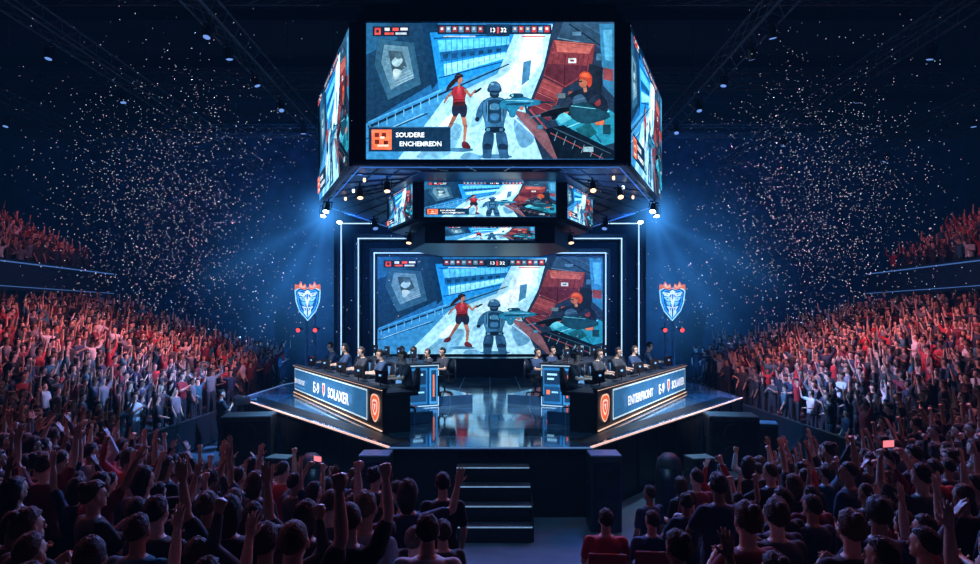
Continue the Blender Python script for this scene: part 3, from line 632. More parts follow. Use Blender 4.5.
for m,Lp,Rp in((1,(-7.2,24),(-2.55,15.5)),(-1,(2.55,15.5),(7.2,24))):
    Lp=Vector(Lp);Rp=Vector(Rp); d=Rp-Lp; Ln=d.length; a=math.atan2(d.y,d.x); c=(Lp+Rp)/2
    e=thing('team_desk','long black team desk with glowing blue banner front and orange emblem','desk',(c.x,c.y,1.5),a,'team desks')
    b=MB(); b.box((0,.06,.52),(Ln,.1,1.04)); b.box((-Ln/2+.04,.36,.48),(.08,.7,.96)); b.box((Ln/2-.04,.36,.48),(.08,.7,.96)); b.box((0,.55,.35),(Ln-.2,.06,.68))
    obj('body',b.mesh('db',M_black),e,bevel=.015)
    t=MB(); t.box((0,.42,.94),(Ln+.04,.72,.05)); t.box((0,.03,1.06),(Ln+.06,.2,.04)); obj('worktop',t.mesh('dt',M_panelw),e,bevel=.01)
    Bl=Ln-1.3
    obj('banner',banner_pic(Bl,.78,m>0).mesh('ban',Bl,.78,M_ban,eps=.002),e,loc=(-m*.5,-.005,.56))
    obj('orange_emblem',EM.mesh('oe',.74,.74,M_ban,eps=.002),e,loc=(m*(Ln/2-.52),-.012,.56))
    s=MB(); s.box((0,-.02,1.03),(Ln,.03,.02)); s.box((0,-.02,.06),(Ln,.03,.02)); obj('light_strip',s.mesh('ds',mat('warm_desk_edge',(1,.7,.5),emit=(1,.6,.42),es=1.0)),e)
    R=Matrix.Translation((c.x,c.y,0))@Matrix.Rotation(a,4,'Z')
    X=lambda t:m*(Ln/2-t)
    W=lambda t,y,z:(R@Vector((X(t),y,z)))
    ri=thing('player_riser','low glossy dark blue riser platform under player seats','platform',R@Vector((0,0,1.505)),a,'player risers')
    b=MB(); b.box(((X(.95)+X(9.4))/2,1.24,RH/2),(8.45,.96,RH)); b.box(((X(3.9)+X(9.0))/2,3.1,RH/2),(5.1,2.6,RH)); obj('riser_deck',b.mesh('rd',M_stage),ri)
    e2=thing('caster_desk','tall dark rear desk with blue-lit end panel','desk',W(3.9+2.42,2.1,1.5+RH),a,'rear desks')
    b=MB(); b.box((0,.55,.5),(4.8,1.1,1.0)); obj('body',b.mesh('d2',M_black),e2,bevel=.02)
    t=MB(); t.box((0,.55,1.03),(4.95,1.22,.06)); obj('worktop',t.mesh('dt2',M_panelw),e2,bevel=.01)
    pnl=Pic(0,0,116,130); pnl.R('#c4e6f5',0,0,116,130); pnl.R('#0f3b66',3,3,113,127,det=20,size=6); pnl.R('#2874ab',8,9,74,122,det=16,size=8); pnl.R('#0e3152',14,16,68,60); pnl.R('#a9dff5',24,26,58,32); pnl.R('#a9dff5',24,40,48,46); pnl.R('#133f66',14,68,68,114); pnl.R('#e8764e',22,78,34,92); pnl.R('#8fd3f2',40,82,62,87); pnl.R('#3a93cc',80,9,108,122,det=8,size=6); pnl.R('#12385c',85,16,103,114); pnl.R('#e8764e',91,30,97,100)
    o=obj('end_panel',pnl.mesh('ep',1.12,1.28,M_ban,eps=.002),e2,loc=(m*2.42,.55,.36),rot=(0,0,m*math.pi/2))
    fp=MB(); fp.box((0,-.01,.5),(4.6,.02,.8)); obj('front_panel',fp.mesh('fp2',mat('blue_lit_panel',(.1,.2,.35),.4,emit=(.1,.32,.65),es=.5)),e2)
    for k in range(NP):
        t=1.4+k*1.8
        place(KM,'monitor','black gaming monitor with stand on team desk','monitor',W(t-.5,.3,2.465),a+math.pi+m*.25,group='gaming monitors',sc=.86)
        pts_players.append((W(t,1.2,1.505+RH),a+math.pi,W(t,1.15,1.505+RH),2.465,1.16))
    for k in range(4):
        t=4.2+k*1.2
        place(KM,'monitor','black gaming monitor with stand on rear desk','monitor',W(t,2.5,2.56+RH),a+math.pi,group='gaming monitors',sc=.8)
        pts_players.append((W(t,3.6,1.505+RH),a+math.pi,W(t,3.55,1.505+RH),2.56+RH,1.1))
kb=MB(); kb.box((0,0,.012),(.42,.14,.02))
for i in range(12):
    for j in range(4): kb.box((-.185+i*.034,-.048+j*.032,.026),(.026,.024,.01))
KB=kb.mesh('kb',M_rig)
# ---------------- people
def remesh(mb,voxel,smooth=3,ratio=1,m=None,name='part'):
    me=mb.mesh(name); o=bpy.data.objects.new('tmp',me); link(o)
    r=o.modifiers.new('r','REMESH'); r.mode='VOXEL'; r.voxel_size=voxel
    if smooth:
        q=o.modifiers.new('s','SMOOTH'); q.factor=.5; q.iterations=smooth
    if ratio<1:
        d=o.modifiers.new('d','DECIMATE'); d.ratio=ratio
    dg=bpy.context.evaluated_depsgraph_get(); out=bpy.data.meshes.new_from_object(o.evaluated_get(dg))
    bpy.data.objects.remove(o); bpy.data.meshes.remove(me)
    out.materials.clear()
    if m: out.materials.append(m)
    out.shade_smooth(); out.name=name
    return out
def rotv(v,ax,an): return Matrix.Rotation(an,3,ax)@v
def hand(mb,w,d,n,ts,kind):
    d=d.normalized(); n=(n-d*n.dot(d)).normalized(); s=d.cross(n).normalized()
    lat=[.031,.0105,-.0105,-.031]; ln=[.072,.082,.076,.060]; sp=[.14,.04,-.06,-.18]
    s=s*ts
    for i in range(4):
        kx=w+d*(.088-.004*abs(i-1))+s*lat[i]; mb.cap(w+s*lat[i]*.6+d*.01,kx,.015,.0125,8)
        di=(d+s*sp[i]*(1 if kind=='open' else .3)).normalized()
        cur={'open':(.1,.15,.15),'fist':(1.45,1.6,1.0),'grip':(.9,.8,.5),'relax':(.35,.4,.3)}[kind]
        p=kx; dd=di; L=ln[i]
        for k,(fr,cc) in enumerate(zip((.45,.3,.25),cur)):
            dd=rotv(dd,di.cross(n).normalized(),cc); q=p+dd*L*fr; mb.cap(p,q,.0092-.0006*k,.0088-.0008*k,8); p=q
    tb=w+d*.025+s*.026
    if kind=='fist': t1=tb+(d*.7+s*.25+n*.5).normalized()*.045; t2=t1+(d*.3-s*.8+n*.3).normalized()*.035
    else:
        t1=tb+(d*.6+s*.75+n*.2).normalized()*.042; t2=t1+(d*.85+s*.4+n*.15).normalized()*.034
    mb.cap(tb,t1,.0145,.011,8); mb.cap(t1,t2,.011,.009,8)
def build_person(pose,hi=True,female=False):
    seated=pose.get('seat',False); dz=-.41 if seated else 0
    hip=Vector((0,0,.92+dz)); lean=pose.get('lean',0)
    X=Matrix.Translation(hip)@Matrix.Rotation(-lean,4,'X')@Matrix.Translation(-Vector((0,0,.92)))
    def U(p): return X@Vector(p)
    sw=.168 if female else .185
    tor=[(0,0,.83,.11,.08),(0,-.005,.9,.168,.115),(0,-.005,.98,.163,.112),(0,0,1.08,.138,.098),(0,.005,1.2,.15,.106),(0,.005,1.3,.172,.115),(0,-.005,1.385,.178,.1),(0,-.01,1.435,.12,.078),(0,-.008,1.48,.062,.06)]
    sk=MB(); sh=MB(); pa=MB(); so=MB()
    sk.loft([(x,y,z,rx*.93,ry*.93) for x,y,z,rx,ry in tor],16,X)
    sh.loft([(x,y,z,rx*1.09+.004,ry*1.1+.006) for x,y,z,rx,ry in tor[1:-1]]+[(0,-.008,1.465,.082,.072)],16,X)
    hd=pose.get('head',(0,0)); neck=U((0,-.005,1.47)); hc=U((0,.012,1.635))
    sk.cap(neck,hc-Vector((0,.01,.05)),.056,.052,12)
    HR=(Matrix.Rotation(-lean*.3+hd[0],3,'X')@Matrix.Rotation(hd[1],3,'Z'))
    def Hh(p): return hc+HR@Vector(p)
    sk.sph(Hh((0,-.008,.022)),(.076,.094,.098),18,14,HR); sk.sph(Hh((0,.03,-.05)),(.054,.058,.062),14,10,HR)
    if hi:
        sk.cap(Hh((0,.086,.01)),Hh((0,.103,-.022)),.009,.013,8)
        sk.sph(Hh((0,.082,-.052)),(.024,.012,.010),10,6,HR); sk.sph(Hh((0,.075,-.088)),(.022,.014,.014),10,6,HR)
        sk.sph(Hh((0,.08,.032)),(.05,.012,.008),10,6,HR)
        for sx in(-1,1): sk.sph(Hh((sx*.077,-.005,-.005)),(.011,.02,.032),8,6,HR); sk.sph(Hh((sx*.03,.078,.008)),(.015,.012,.012),8,6,HR)
    hands={}
    for sx,key in((1,'R'),(-1,'L')):
        ua,fa,kind,nrm=pose[key]
        s0=U((sx*sw,-.005,1.395)); ua=Vector(ua).normalized(); fa=Vector(fa).normalized()
        ua=Vector((ua.x*sx,ua.y,ua.z)); fa=Vector((fa.x*sx,fa.y,fa.z)); nrm=Vector((nrm[0]*sx,nrm[1],nrm[2]))
        el=s0+ua*.285; wr=el+fa*.25
        lift=max(0,ua.z)*.03; s0=s0+Vector((0,0,lift))
        sk.cap(U((sx*.1,-.005,1.38)),s0,.06,.056,10); sk.cap(s0,s0.lerp(el,.5),.052,.046,10); sk.cap(s0.lerp(el,.5),el,.046,.038,10)
        sk.cap(el,el.lerp(wr,.35),.038,.041,10); sk.cap(el.lerp(wr,.35),wr,.041,.026,10); 
        sh.cap(U((sx*.09,-.005,1.375)),s0,.072,.066,10)
        if pose.get('long'):
            sh.cap(s0,el,.064,.052,10); sh.cap(el,el.lerp(wr,.92),.052,.036,10)
        else: sh.cap(s0,s0.lerp(el,.68),.066,.06,10)
        if hi: hand(sk,wr,fa,nrm,-1 if sx>0 else 1,kind)
        else: sk.cap(wr,wr+fa*.13,.034,.028,8)
        hands[key]=wr+fa*.09
    for sx in(-1,1):
        if seated:
            a=Vector((sx*.095,0,.52)); k=Vector((sx*.16,.44,.52)); f=Vector((sx*.17,.40,.09))
        else:
            a=Vector((sx*.09,0,.88)); k=Vector((sx*.11,.02,.5)); f=Vector((sx*.125,-.02,.085))
        for B,o in((sk,0),(pa,.014)):
            B.cap(a,a.lerp(k,.5),.085+o,.075+o,12); B.cap(a.lerp(k,.5),k,.075+o,.055+o,12); B.cap(k,k.lerp(f,.35),.055+o,.056+o,12); B.cap(k.lerp(f,.35),f.lerp(k,.0 if B is sk else .06),.056+o,.036+o*1.6,12)
        sk.cap(f+Vector((0,-.03,-.04)),f+Vector((sx*.02,.15,-.05)),.038,.03,10)
        so.cap(f+Vector((0,-.035,-.035)),f+Vector((sx*.02,.16,-.043)),.047,.04,10); so.box(f+Vector((sx*.01,.06,-.07)),(.09,.26,.03))
    pa.loft([(0,0,.83,.125,.095),(0,-.005,.9,.182,.128),(0,-.005,1.0,.175,.124)],14,X)
    return dict(sk=sk,sh=sh,pa=pa,so=so,Hh=Hh,HR=HR,hands=hands)
def hair_mesh(P,style,hi=True):
    mb=MB(); n,m=(40,28) if hi else (10,7)
    Hh,HR=P['Hh'],P['HR']; c=Vector((0,-.008,.022))
    mb.sph((0,0,0),1,n,m); rng=random.Random(3)
    out=[]
    for p in mb.v:
        x,y,z=p
        line=.52 if y>.35 else (.52-(.35-y)*1.15 if y>-.25 else -.17-(-.25-y)*.8)
        if style=='long': line=min(line,.5 if y>.35 else (.5-(.35-y)*2.6))
        w=max(0,min(1,(z-line)/.14+.5)); th=.012 if style=='short' else .02
        if style=='buzz': th=.005
        am=.0035 if style!='buzz' else .001
        r=w*th+(1-w)*(-.016)+w*rng.uniform(-am,am)+w*.003*math.sin(9*x+5*z)*math.cos(8*y)*(0 if style=='buzz' else 1)
        q=Vector((x*(.076+r),y*(.094+r),z*(.098+r*1.2)))
        if style=='long' and z<0 and y<.25 and w>.4: q.z+=z*.10; q.y-=.02
        out.append(Hh(c+q))
    M=MB(); M.add(out,mb.f)
    if style=='bun': M.sph(Hh((0,-.09,.11)),(.042,.042,.038),10,8)
    if style=='cap': M.box(Hh((0,.115,.06)),(.13,.09,.012))
    return M
def eyescol(me,P):
    at=me.color_attributes.new('Col','FLOAT_COLOR','POINT'); n=len(me.vertices)
    co=np.empty(n*3,'f'); me.vertices.foreach_get('co',co); co=co.reshape(-1,3); C=np.ones((n,4),'f')
    for off,r,c in(((.03,.09,.008),.011,(.06,.05,.05)),((-.03,.09,.008),.011,(.06,.05,.05)),((.015,.1,-.052),.011,(.75,.35,.33)),((0,.1,-.052),.012,(.75,.35,.33)),((-.015,.1,-.052),.011,(.75,.35,.33)),((.03,.09,.032),.012,(.25,.2,.17)),((-.03,.09,.032),.012,(.25,.2,.17))):
        q=np.array(P['Hh'](off)); d=np.linalg.norm(co-q,axis=1); C[d<r+.006,:3]=c
    at.data.foreach_set('color',C.ravel())
F_=(0,1,0)
POSES=[
 dict(n='both arms raised high',R=((.35,.1,1),(.05,.15,1),'open',F_),L=((.4,.05,1),(-.02,.1,1),'open',F_),head=(.1,0)),
 dict(n='one fist raised',R=((.3,.15,1),(-.1,.1,1),'fist',F_),L=((.25,.1,-1),(-.2,.9,.3),'relax',(0,0,1)),head=(.05,.2)),
 dict(n='one open hand raised',R=((.2,.1,-1),(-.3,.7,-.2),'relax',(0,0,1)),L=((.45,.1,.9),(.1,.1,1),'open',F_),head=(.08,-.2)),
 dict(n='arms down watching',R=((.18,.05,-1),(-.1,.5,-1),'relax',(-1,0,0)),L=((.18,.05,-1),(-.1,.45,-1),'relax',(-1,0,0)),head=(.05,.1)),
 dict(n='hands clapping',R=((.35,.5,-.9),(-.75,.6,.6),'open',(-1,0,0)),L=((.35,.5,-.9),(-.75,.6,.6),'open',(-1,0,0)),head=(.05,-.15)),
 dict(n='holding phone up',R=((.2,.9,.5),(-.35,.35,.9),'grip',(-1,.2,0)),L=((.2,.9,.5),(-.35,.35,.9),'grip',(-1,.2,0)),head=(.1,0)),
 dict(n='both fists pumped overhead',R=((.8,.1,.55),(-.2,.1,1),'fist',F_),L=((.8,.1,.6),(-.15,.1,1),'fist',F_),head=(.1,.1),long=True),
 dict(n='clapping overhead',R=((.55,.25,.85),(-.55,.1,.9),'open',(-1,0,0)),L=((.55,.25,.85),(-.55,.1,.9),'open',(-1,0,0)),head=(.12,0),long=True),
 dict(n='bent arm waving',R=((.75,.3,.1),(.25,.1,1),'open',F_),L=((.2,.1,-1),(-.3,.8,0),'relax',(0,0,1)),head=(.05,-.3)),
 dict(n='leaning, arm thrust up',lean=.12,R=((.3,.5,.9),(.1,.45,1),'open',F_),L=((.6,.2,-.4),(.1,.3,1),'fist',F_),head=(.1,.25)),
]
POSE_SEAT=dict(n='seated hands on keyboard',seat=True,lean=.16,R=((.25,.55,-.8),(-.3,.95,.02),'relax',(0,0,-1)),L=((.25,.55,-.8),(-.3,.95,.02),'relax',(0,0,-1)),head=(-.05,0))
POSE_SEATB=dict(n='seated relaxed',seat=True,lean=-.08,R=((.2,.3,-.9),(-.3,.9,-.2),'relax',(0,0,-1)),L=((.2,.3,-.9),(-.3,.9,-.2),'relax',(0,0,-1)),head=(.05,.2))
HS=['short','buzz','long','short','bun','short','cap','short','long','buzz']
VAR=[];LOD=[]
def make_var(pose,style,hi=True):
    P=build_person(pose,True,style in('long','bun'))
    sk=remesh(P['sk'],.0075,2,.4,M_skin,'person_body'); eyescol(sk,P)
    sh=remesh(P['sh'],.013,4,.6,M_cloth,'shirt'); pa=remesh(P['pa'],.016,4,.6,M_cloth,'trousers')
    so=P['so'].mesh('shoes',M_shoe,True); ha=hair_mesh(P,style).mesh('hair',M_hair,True)
    return dict(sk=sk,sh=sh,pa=pa,so=so,ha=ha,n=pose['n'],style=style,hands=P['hands'],P=P)
def arr(me):
    n=len(me.vertices); co=np.empty(n*3,'f'); me.vertices.foreach_get('co',co)
    me.calc_loop_triangles(); t=np.empty(len(me.loop_triangles)*3,'i'); me.loop_triangles.foreach_get('vertices',t)
    return co.reshape(-1,3),t.reshape(-1,3)
def make_lod(pose,style):
    P=build_person(pose,False,style in('long','bun'))
    out=[]
    for key,vx,tgt in(('sk',.022,330),('sh',.026,150),('pa',.03,90)):
        me=remesh(P[key],vx,1,1,None,'l'); r=tgt/max(tgt+1,len(me.polygons)*2); bpy.data.meshes.remove(me)
        me=remesh(P[key],vx,1,r,None,'l'); out.append(arr(me)); bpy.data.meshes.remove(me)
    me=hair_mesh(P,style,False).mesh('l'); out.append(arr(me)); bpy.data.meshes.remove(me)
    return out
for p,s_ in zip(POSES,HS): VAR.append(make_var(p,s_)); LOD.append(make_lod(p,s_))
VS=make_var(POSE_SEAT,'short'); VS2=make_var(POSE_SEAT,'long'); VSB=make_var(POSE_SEATB,'short')
print('people meshes',time.time()-T0)
SKINS=[(.6,.36,.26),(.68,.43,.33),(.45,.25,.17),(.28,.15,.1),(.66,.4,.31)]
HAIRS=[('black',(.012,.01,.01)),('dark brown',(.03,.018,.012)),('brown',(.07,.04,.025)),('black',(.015,.013,.015))]
SHIRTS=[('black',(.012,.013,.018)),('navy',(.015,.03,.07)),('grey',(.16,.17,.2)),('red',(.38,.02,.03)),('white',(.6,.62,.65)),('charcoal',(.03,.032,.04)),('teal',(.03,.14,.2)),('maroon',(.15,.015,.03))]
SW=[7,5,1.6,1.3,.7,5,1.2,1.4]
def spawn(V,loc,yaw,scale=1,shirt=None,label=None,group=None,tag='',extra=None):
    shn,shc=shirt or random.choices(SHIRTS,SW)[0]; hn,hc=random.choice(HAIRS)
    lb=label or f"standing spectator, {shn} shirt, {'long hair' if V['style']=='long' else 'short hair'}, {V['n']}"
    b=obj('person',V['sk'],None,loc,(0,0,yaw),label=lb,cat='person',group=group,color=random.choice(SKINS)); b.scale=(scale,)*3
    obj('shirt',V['sh'],b,color=shc); obj('trousers',V['pa'],b,color=random.choice([(.012,.014,.02),(.02,.03,.06),(.03,.03,.035)])); obj('hair',V['ha'],b,color=hc); obj('shoes',V['so'],b)
    return b
hsb=MB()
Pp=VS['P']
for i in range(10):
    a0=math.pi*i/10; a1=math.pi*(i+1)/10
    q=lambda a:Pp['Hh'](Vector((.1*math.cos(a),-.005,.02+.118*math.sin(a)))); hsb.cap(q(a0),q(a1),.01,.01,6)
for sx in(-1,1): hsb.sph(Pp['Hh'](Vector((sx*.095,-.005,0))),(.022,.036,.044),10,8,Pp['HR'])
hsb.cap(Pp['Hh'](Vector((-.1,.01,-.02))),Pp['Hh'](Vector((-.05,.11,-.055))),.005,.005,6)
HSM=hsb.mesh('headset',mat('headset_plastic',(.02,.02,.03),.4),True)
for i,(pl,yaw,ch,kz,psc) in enumerate(pts_players):
    V=VS2 if i%7==3 else VS
    b=spawn(V,pl,yaw+random.uniform(-.25,.25),psc*random.uniform(.97,1.03),random.choice([('black',(.04,.045,.065)),('dark navy',(.035,.07,.16))]),label='seated esports player in dark jersey wearing headset at desk',group='players at the desks')
    b.color=random.choice([(.75,.45,.33,1),(.6,.35,.25,1),(.7,.45,.35,1)])
    obj('headset',HSM,b)
    place(KC,'gaming_chair','black high-backed swivel gaming chair behind desk','chair',ch,yaw,group='gaming chairs')
    f=Vector((-math.sin(yaw),math.cos(yaw),0)); p=Vector(pl)+f*.64
    obj('keyboard',KB,None,(p.x,p.y,kz),(0,0,yaw),label='black mechanical keyboard on desk',cat='keyboard',group='keyboards')
# ---------------- crowd
cand=[]
def px(x,y,z): return 490+653*x/y,320-653*(z-4.2)/y
rows=[3.3+.62*i for i in range(61)]
for ri_,y0 in enumerate(rows):
    x=-23+random.uniform(0,.5)
    while x<23:
        xx=x+random.uniform(-.14,.14); y=y0+random.uniform(-.18,.18); x+=.56
        a=abs(xx)
        if y>33.5: continue
        if a<9.9 and y>ymax(xx): continue
        if 9.0<a<10.15 and y>14: continue
        if a>21.3: continue
        if -.38<xx<1.2 and y<11: continue
        if -1.0<xx<1.25 and y>6.9: continue
        if .9<xx<2.1 and y>5.0: continue
        z=Tz(xx,y); u,v=px(xx,y,z+1.7)
        if u<-45 or u>1025 or v>620: continue
        if y<4.1 and a<.9: continue
        if random.random()<.08: continue
        cand.append((y,xx,z,'low'))
for sg in(-1,1):
    for i in range(13):
        for j in range(16):
            xx=sg*(20.55+i*.5); y=24.3+j*.6+random.uniform(-.1,.1)
            u,v=px(xx,y,Uz(xx)+1.7)
            if u<-20 or u>1000 or random.random()<.12: continue
            cand.append((y,xx,6+.5*math.floor((abs(xx)-20.15)/.5)*.5,'up'))
cand.sort(key=lambda c:c[0])
print('crowd',len(cand))
def pose_for(x,y,kind):
    a=abs(x)
    if y<4.3: w=[.6,.8,.8,5,1.5,.1,.3,.3,1.2,.8]
    elif a<3.2 and y<11: w=[.4,.8,.8,7,2,.15,.2,.2,.6,.3]
    elif y<12: w=[2.2,2.2,2.2,2.6,1.5,.12,1.1,1.0,1.6,1.4]
    else: w=[2.0,1.5,1.5,3,2,.6,1.0,1.2,1.2,1]
    return random.choices(range(10),w)[0]
near=cand[:290]; far=cand[290:]
phone_b=MB(); phone_b.box((0,0,0),(.155,.009,.078)); phone_s=MB(); phone_s.box((0,-.0055,0),(.145,.002,.07))
KP=[('phone_case',phone_b.mesh('phb',M_black),.003,None),('phone_screen',phone_s.mesh('phs',M_phone),0,None)]
for (y,x,z,k) in near:
    vi=pose_for(x,y,k); V=VAR[vi]; yaw=math.atan2(x,(22-y))+random.uniform(-.45,.45); sc=random.uniform(.88,1.07)
    b=spawn(V,(x,y,z),yaw,sc,group='spectators in the crowd')
    if vi==5:
        hl=(V['hands']['R']+V['hands']['L'])/2+Vector((0,.02,.05)); w=Matrix.Translation((x,y,z))@Matrix.Rotation(yaw,4,'Z')@(hl*sc)
        place(KP,'smartphone','smartphone with glowing pink screen held up by spectator','phone',w,yaw,group='raised smartphones')
Vs=[];Fs=[];Cs=[];off=0
for (y,x,z,k) in far:
    vi=pose_for(x,y,k); L=LOD[vi]
    yaw=math.atan2(x,22-y)+random.uniform(-.6,.6)
    sc=random.uniform(.84,1.07); c,s_=math.cos(yaw)*sc,math.sin(yaw)*sc; R=np.array([[c,-s_,0],[s_,c,0],[0,0,sc]],'f')
    sh=random.choices(SHIRTS,[5,4,2.4,2.2,1.8,4,2.4,2])[0][1]; skc=random.choice(SKINS); hc=random.choice(HAIRS)[1]
    for (co,tr),cc in zip(L,(skc,sh,(.015,.02,.03),hc)):
        Vs.append(co@R.T+np.array([x,y,z],'f')); Fs.append(tr+off); off+=len(co); Cs.append(np.tile(np.array([*cc,1],'f'),(len(co),1)))
V_=np.concatenate(Vs);F3=np.concatenate(Fs);C_=np.concatenate(Cs)
me=bpy.data.meshes.new('crowd'); me.vertices.add(len(V_)); me.vertices.foreach_set('co',V_.ravel().astype('f'))
me.loops.add(len(F3)*3); me.loops.foreach_set('vertex_index',F3.ravel().astype('i')); me.polygons.add(len(F3)); me.polygons.foreach_set('loop_start',np.arange(0,len(F3)*3,3,dtype='i'))
me.update(calc_edges=True); at=me.color_attributes.new('Col','FLOAT_COLOR','POINT'); at.data.foreach_set('color',C_.ravel()); me.materials.append(M_crowd); me.shade_smooth()
obj('crowd',me,label='dense cheering spectators with raised arms filling the stands',cat='crowd',kind='stuff')
print('crowd tris',len(F3),time.time()-T0)
# camera operator with camera on tripod
spawn(VAR[4],(-8.6,20.9,0),-.9,1.12,('black',(.04,.045,.065)),label='camera operator in black standing behind tripod camera beside stage')
ct=thing('video_camera','black broadcast camera on tripod beside the stage','camera',(-8.1,21.3,0),-.9)
mb=MB(); mb.box((0,0,1.55),(.2,.5,.26)); mb.box((0,-.1,1.72),(.05,.25,.05)); obj('camera_body',mb.mesh('cbod',M_black),ct,bevel=.02)
mb=MB(); mb.cyl((0,.25,1.55),(0,.48,1.55),.08,.1,14); obj('camera_lens',mb.mesh('cl',M_rig),ct)
for i in range(3):
    t=2*math.pi*i/3; mb=MB(); mb.cyl((0,0,1.42),(.4*math.cos(t),.4*math.sin(t),0),.03,.02,6); obj('tripod_leg',mb.mesh('tl',M_metal),ct)
spawn(VAR[3],(-.55,7.6,Tz(.55,7.6)),.05,1.05,('black',(.014,.016,.022)),label='standing spectator in black shirt at edge of the aisle')
spawn(VSB,(1.38,7.8,Tz(1.38,7.8)),-.1,1.05,('dark red',(.45,.03,.04)),label='seated spectator in dark red shirt on folding chair')
for (x,y) in ((1.38,7.77),(1.4,6.9),(1.95,7.9)):
    place(KFC,'folding_chair','red upholstered folding chair beside the aisle','chair',(x,y,Tz(x,y)),-.1,group='folding chairs')
spawn(VSB,(1.95,7.93,Tz(1.95,7.9)),.1,1.02,('navy',(.03,.05,.12)),label='seated spectator in navy shirt on folding chair')
# ---------------- barriers
def barrier_kit():
    f=MB()
    f.cyl((-1.15,0,1.08),(1.15,0,1.08),.03,n=8)
    for x in(-1.15,1.15): f.cyl((x,0,0),(x,0,1.08),.025,n=8); f.box((x,.25,.02),(.08,.6,.04)); f.cyl((x,.5,.03),(x,0,.8),.018,n=6)
    f.cyl((-1.15,0,.12),(1.15,0,.12),.02,n=8)
    p=MB(); p.box((0,-.0,.6),(2.22,.03,.9))
    return [('barrier_frame',f.mesh('bf',M_metal),0,None),('barrier_panel',p.mesh('bp',M_black),0,None)]
KBR=barrier_kit()
for sg in(-1,1):
    for i in range(7):
        y=16+i*2.36; place(KBR,'crowd_barrier','black panelled steel crowd barrier along stand edge','barrier',(sg*9.38,y,Tz(sg*9.4,y)),sg*math.pi/2,group='crowd barriers')
# ---------------- boxes and speakers
M_littop=mat('painted_lit_top',(.16,.26,.38),.4); M_cab=mat('speaker_cabinet_paint',(.03,.038,.055),.5)  # paler top colour stands in for light falling on the cabinets
def speaker_kit(w,d,h):
    b=MB(); b.box((0,0,h/2),(w,d,h)); g=MB(); g.box((0,-d/2-.01,h/2),(w*.88,.02,h*.86)); t=MB(); t.box((0,0,h+.01),(w*.98,d*.98,.025))
    out=[]
    for zz in (h*.3,h*.7):
        c=MB(); c.cyl((0,-d/2-.02,zz),(0,-d/2-.035,zz),min(w*.36,h*.2),min(w*.3,h*.17),20); out.append(('driver',c.mesh('sd',M_black),0,None))
    for sx in(-1,1): hd=MB(); hd.box((sx*(w/2+.01),0,h*.6),(.03,.2,.05)); out.append(('handle',hd.mesh('shd',M_metal),0,None))
    return [('cabinet',b.mesh('sc',M_cab),.02,None),('grille',g.mesh('sg',M_rig),.005,None),('painted_lit_top',t.mesh('stp',M_littop),0,None)]+out
K1=speaker_kit(1.35,1.0,1.5);K2=speaker_kit(.62,.6,1.5);K3=speaker_kit(.75,.75,1.1);K5=speaker_kit(.6,.5,.8)
def round_kit():
    b=MB(); b.loft([(0,0,0,.24,.22),(0,0,.1,.26,.24),(0,0,.9,.25,.23),(0,0,1.15,.21,.2),(0,0,1.25,.1,.1)],18)
    g=MB(); g.loft([(0,-.03,.2,.2,.225),(0,-.03,1.0,.2,.215)],18)
    s=MB(); s.cyl((0,0,0),(0,0,.04),.3,.3,20)
    return [('cabinet',b.mesh('rb',M_cab,True),0,None),('grille',g.mesh('rg',M_rig,True),0,None),('base',s.mesh('rs',M_rig),0,None)]
K4=round_kit()
for sg in(-1,1):
    place(K1,'subwoofer','large black subwoofer cabinet with pale top beside stage','speaker',(sg*6.85,18.6,0),sg*-.15,group='subwoofers')
    place(K2,'stage_speaker','black upright speaker cabinet with pale top before stage front','speaker',(sg*2.3,13.2,0),0,group='front speakers')
    place(K4,'floor_speaker','black rounded floor speaker on disc base','speaker',(sg*3.75,13.7,0),sg*-.3,group='floor speakers',sc=1.12)
    place(K5,'subwoofer','small low black speaker cabinet before the stage','speaker',(sg*5.2,16.2,0),sg*.2,group='subwoofers')
place(K3,'subwoofer','small black speaker cabinet beside subwoofer','speaker',(8.25,19.7,0),-.3,group='subwoofers')
# ---------------- confetti
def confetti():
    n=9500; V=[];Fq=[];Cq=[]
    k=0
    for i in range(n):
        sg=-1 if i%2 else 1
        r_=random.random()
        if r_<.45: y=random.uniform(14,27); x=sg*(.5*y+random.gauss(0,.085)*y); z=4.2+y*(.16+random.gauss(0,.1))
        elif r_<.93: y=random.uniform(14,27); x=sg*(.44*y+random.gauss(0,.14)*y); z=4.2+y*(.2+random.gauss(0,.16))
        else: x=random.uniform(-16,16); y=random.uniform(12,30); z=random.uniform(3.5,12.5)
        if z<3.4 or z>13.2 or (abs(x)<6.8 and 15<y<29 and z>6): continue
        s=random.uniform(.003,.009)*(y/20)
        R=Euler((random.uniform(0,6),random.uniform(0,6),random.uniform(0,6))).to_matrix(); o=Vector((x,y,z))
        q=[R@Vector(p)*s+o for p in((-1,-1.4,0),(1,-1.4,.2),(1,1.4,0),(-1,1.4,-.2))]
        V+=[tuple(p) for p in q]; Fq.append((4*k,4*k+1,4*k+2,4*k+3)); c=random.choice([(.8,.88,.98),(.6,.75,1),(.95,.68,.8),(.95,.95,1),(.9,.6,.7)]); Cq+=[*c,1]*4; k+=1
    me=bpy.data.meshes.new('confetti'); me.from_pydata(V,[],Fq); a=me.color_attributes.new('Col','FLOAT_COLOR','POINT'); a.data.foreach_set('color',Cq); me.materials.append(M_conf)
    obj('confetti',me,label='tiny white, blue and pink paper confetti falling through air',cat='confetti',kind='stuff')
confetti()
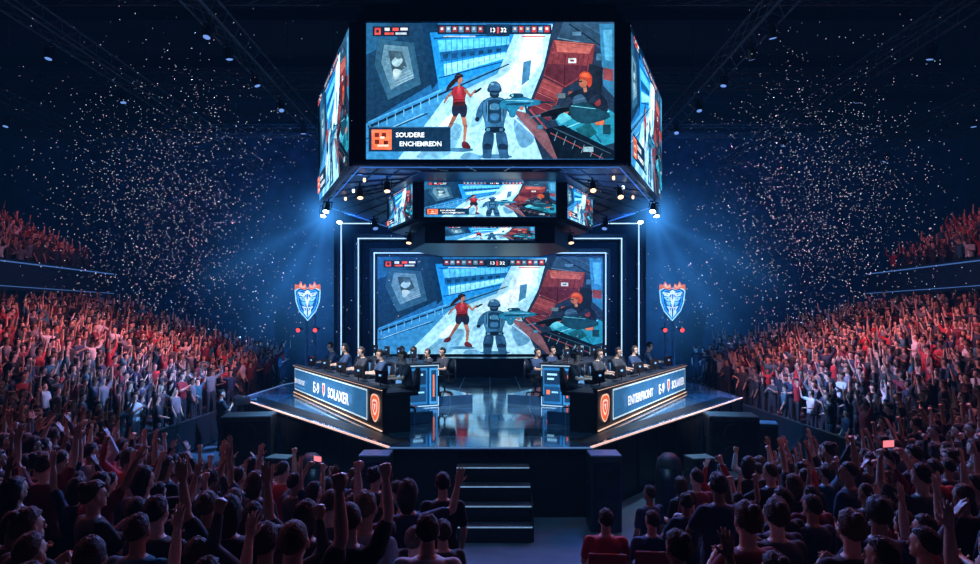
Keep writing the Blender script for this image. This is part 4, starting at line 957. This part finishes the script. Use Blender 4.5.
# ---------------- lights
RED=(1,.2,.33);PINK=(1,.33,.46);BLUE=(.05,.28,1);CY=(.35,.7,1);WH=(.95,.93,.95)
for sg in(-1,1):
    spot((sg*5.4,21,7.5),(sg*14,24,2.5),PINK,2000,80)
    spot((sg*8,26,12.3),(sg*15.5,25,2),PINK,7800,54,blend=1)
    spot((sg*8,19,12.3),(sg*6,8.5,2),RED,1500,66)
    spot((sg*13.5,23,12.4),(sg*11.5,11.5,2),PINK,4300,54,blend=1)
    spot((sg*13.5,11,12.4),(sg*8,6,1.5),(1,.3,.5),900,66)
    spot((sg*20,30,12.6),(sg*23,30,7.5),RED,300,100)
    spot((sg*8,24,12.3),(sg*3.6,19,2.2),CY,3000,36)
    spot((sg*8,13.5,12.5),(sg*4.0,20.5,2.6),WH,11000,30)  # front key spots added to brighten the players' faces
    spot((sg*3,18.4,7.8),(sg*3.6,19.5,2),(.6,.8,1),700,75)
    spot((sg*9.4,30.5,1.0),(sg*9.6,40.9,6.5),BLUE,800,75,blend=1)
    spot((sg*5.2,23.0,7.6),(sg*12,41,9),BLUE,4200,85,blend=1)
    spot((sg*5.2,21,7.6),(sg*10.8,22,1),(.1,.4,1),6000,60,blend=1)
    spot((sg*3,16.6,7.9),(sg*4,7,1.8),(.15,.3,1),4500,80,blend=1)  # blue fill spots added to rim the near crowd
    spot((sg*2.7,19.6,7.0),(sg*3.4,19,8.5),(.1,.35,1),160,140,blend=1)  # upward spots added to tint the scoreboard underside blue
spot((0,27,12.8),(0,20,1.5),BLUE,9500,50)  # overhead blue spot added to colour the stage floor
spot((0,9,13),(0,14.5,0),CY,900,60)
spot((0,19,13),(0,10.8,0),(.15,.4,1),14000,42)  # overhead blue spot added to colour the aisle floor
w=bpy.data.worlds.new('hall_haze_glow'); S.world=w; w.use_nodes=True; nt=w.node_tree
nt.nodes['Background'].inputs[0].default_value=(.01,.03,.08,1); nt.nodes['Background'].inputs[1].default_value=.3
ve=nt.nodes.new('ShaderNodeEmission'); ve.inputs[0].default_value=(.03,.17,.55,1); ve.inputs[1].default_value=.0006  # even blue volume emission stands in for lit haze in the air
nt.links.new(ve.outputs[0],nt.nodes['World Output'].inputs['Volume'])
cd=bpy.data.cameras.new('camera'); cam=bpy.data.objects.new('camera',cd); link(cam); cam.location=(0,0,4.2); cam.rotation_euler=(math.pi/2,0,0)
cd.lens=653/980*36; cd.sensor_width=36; cd.shift_y=38/980; cd.clip_end=200; S.camera=cam
print('done',time.time()-T0)
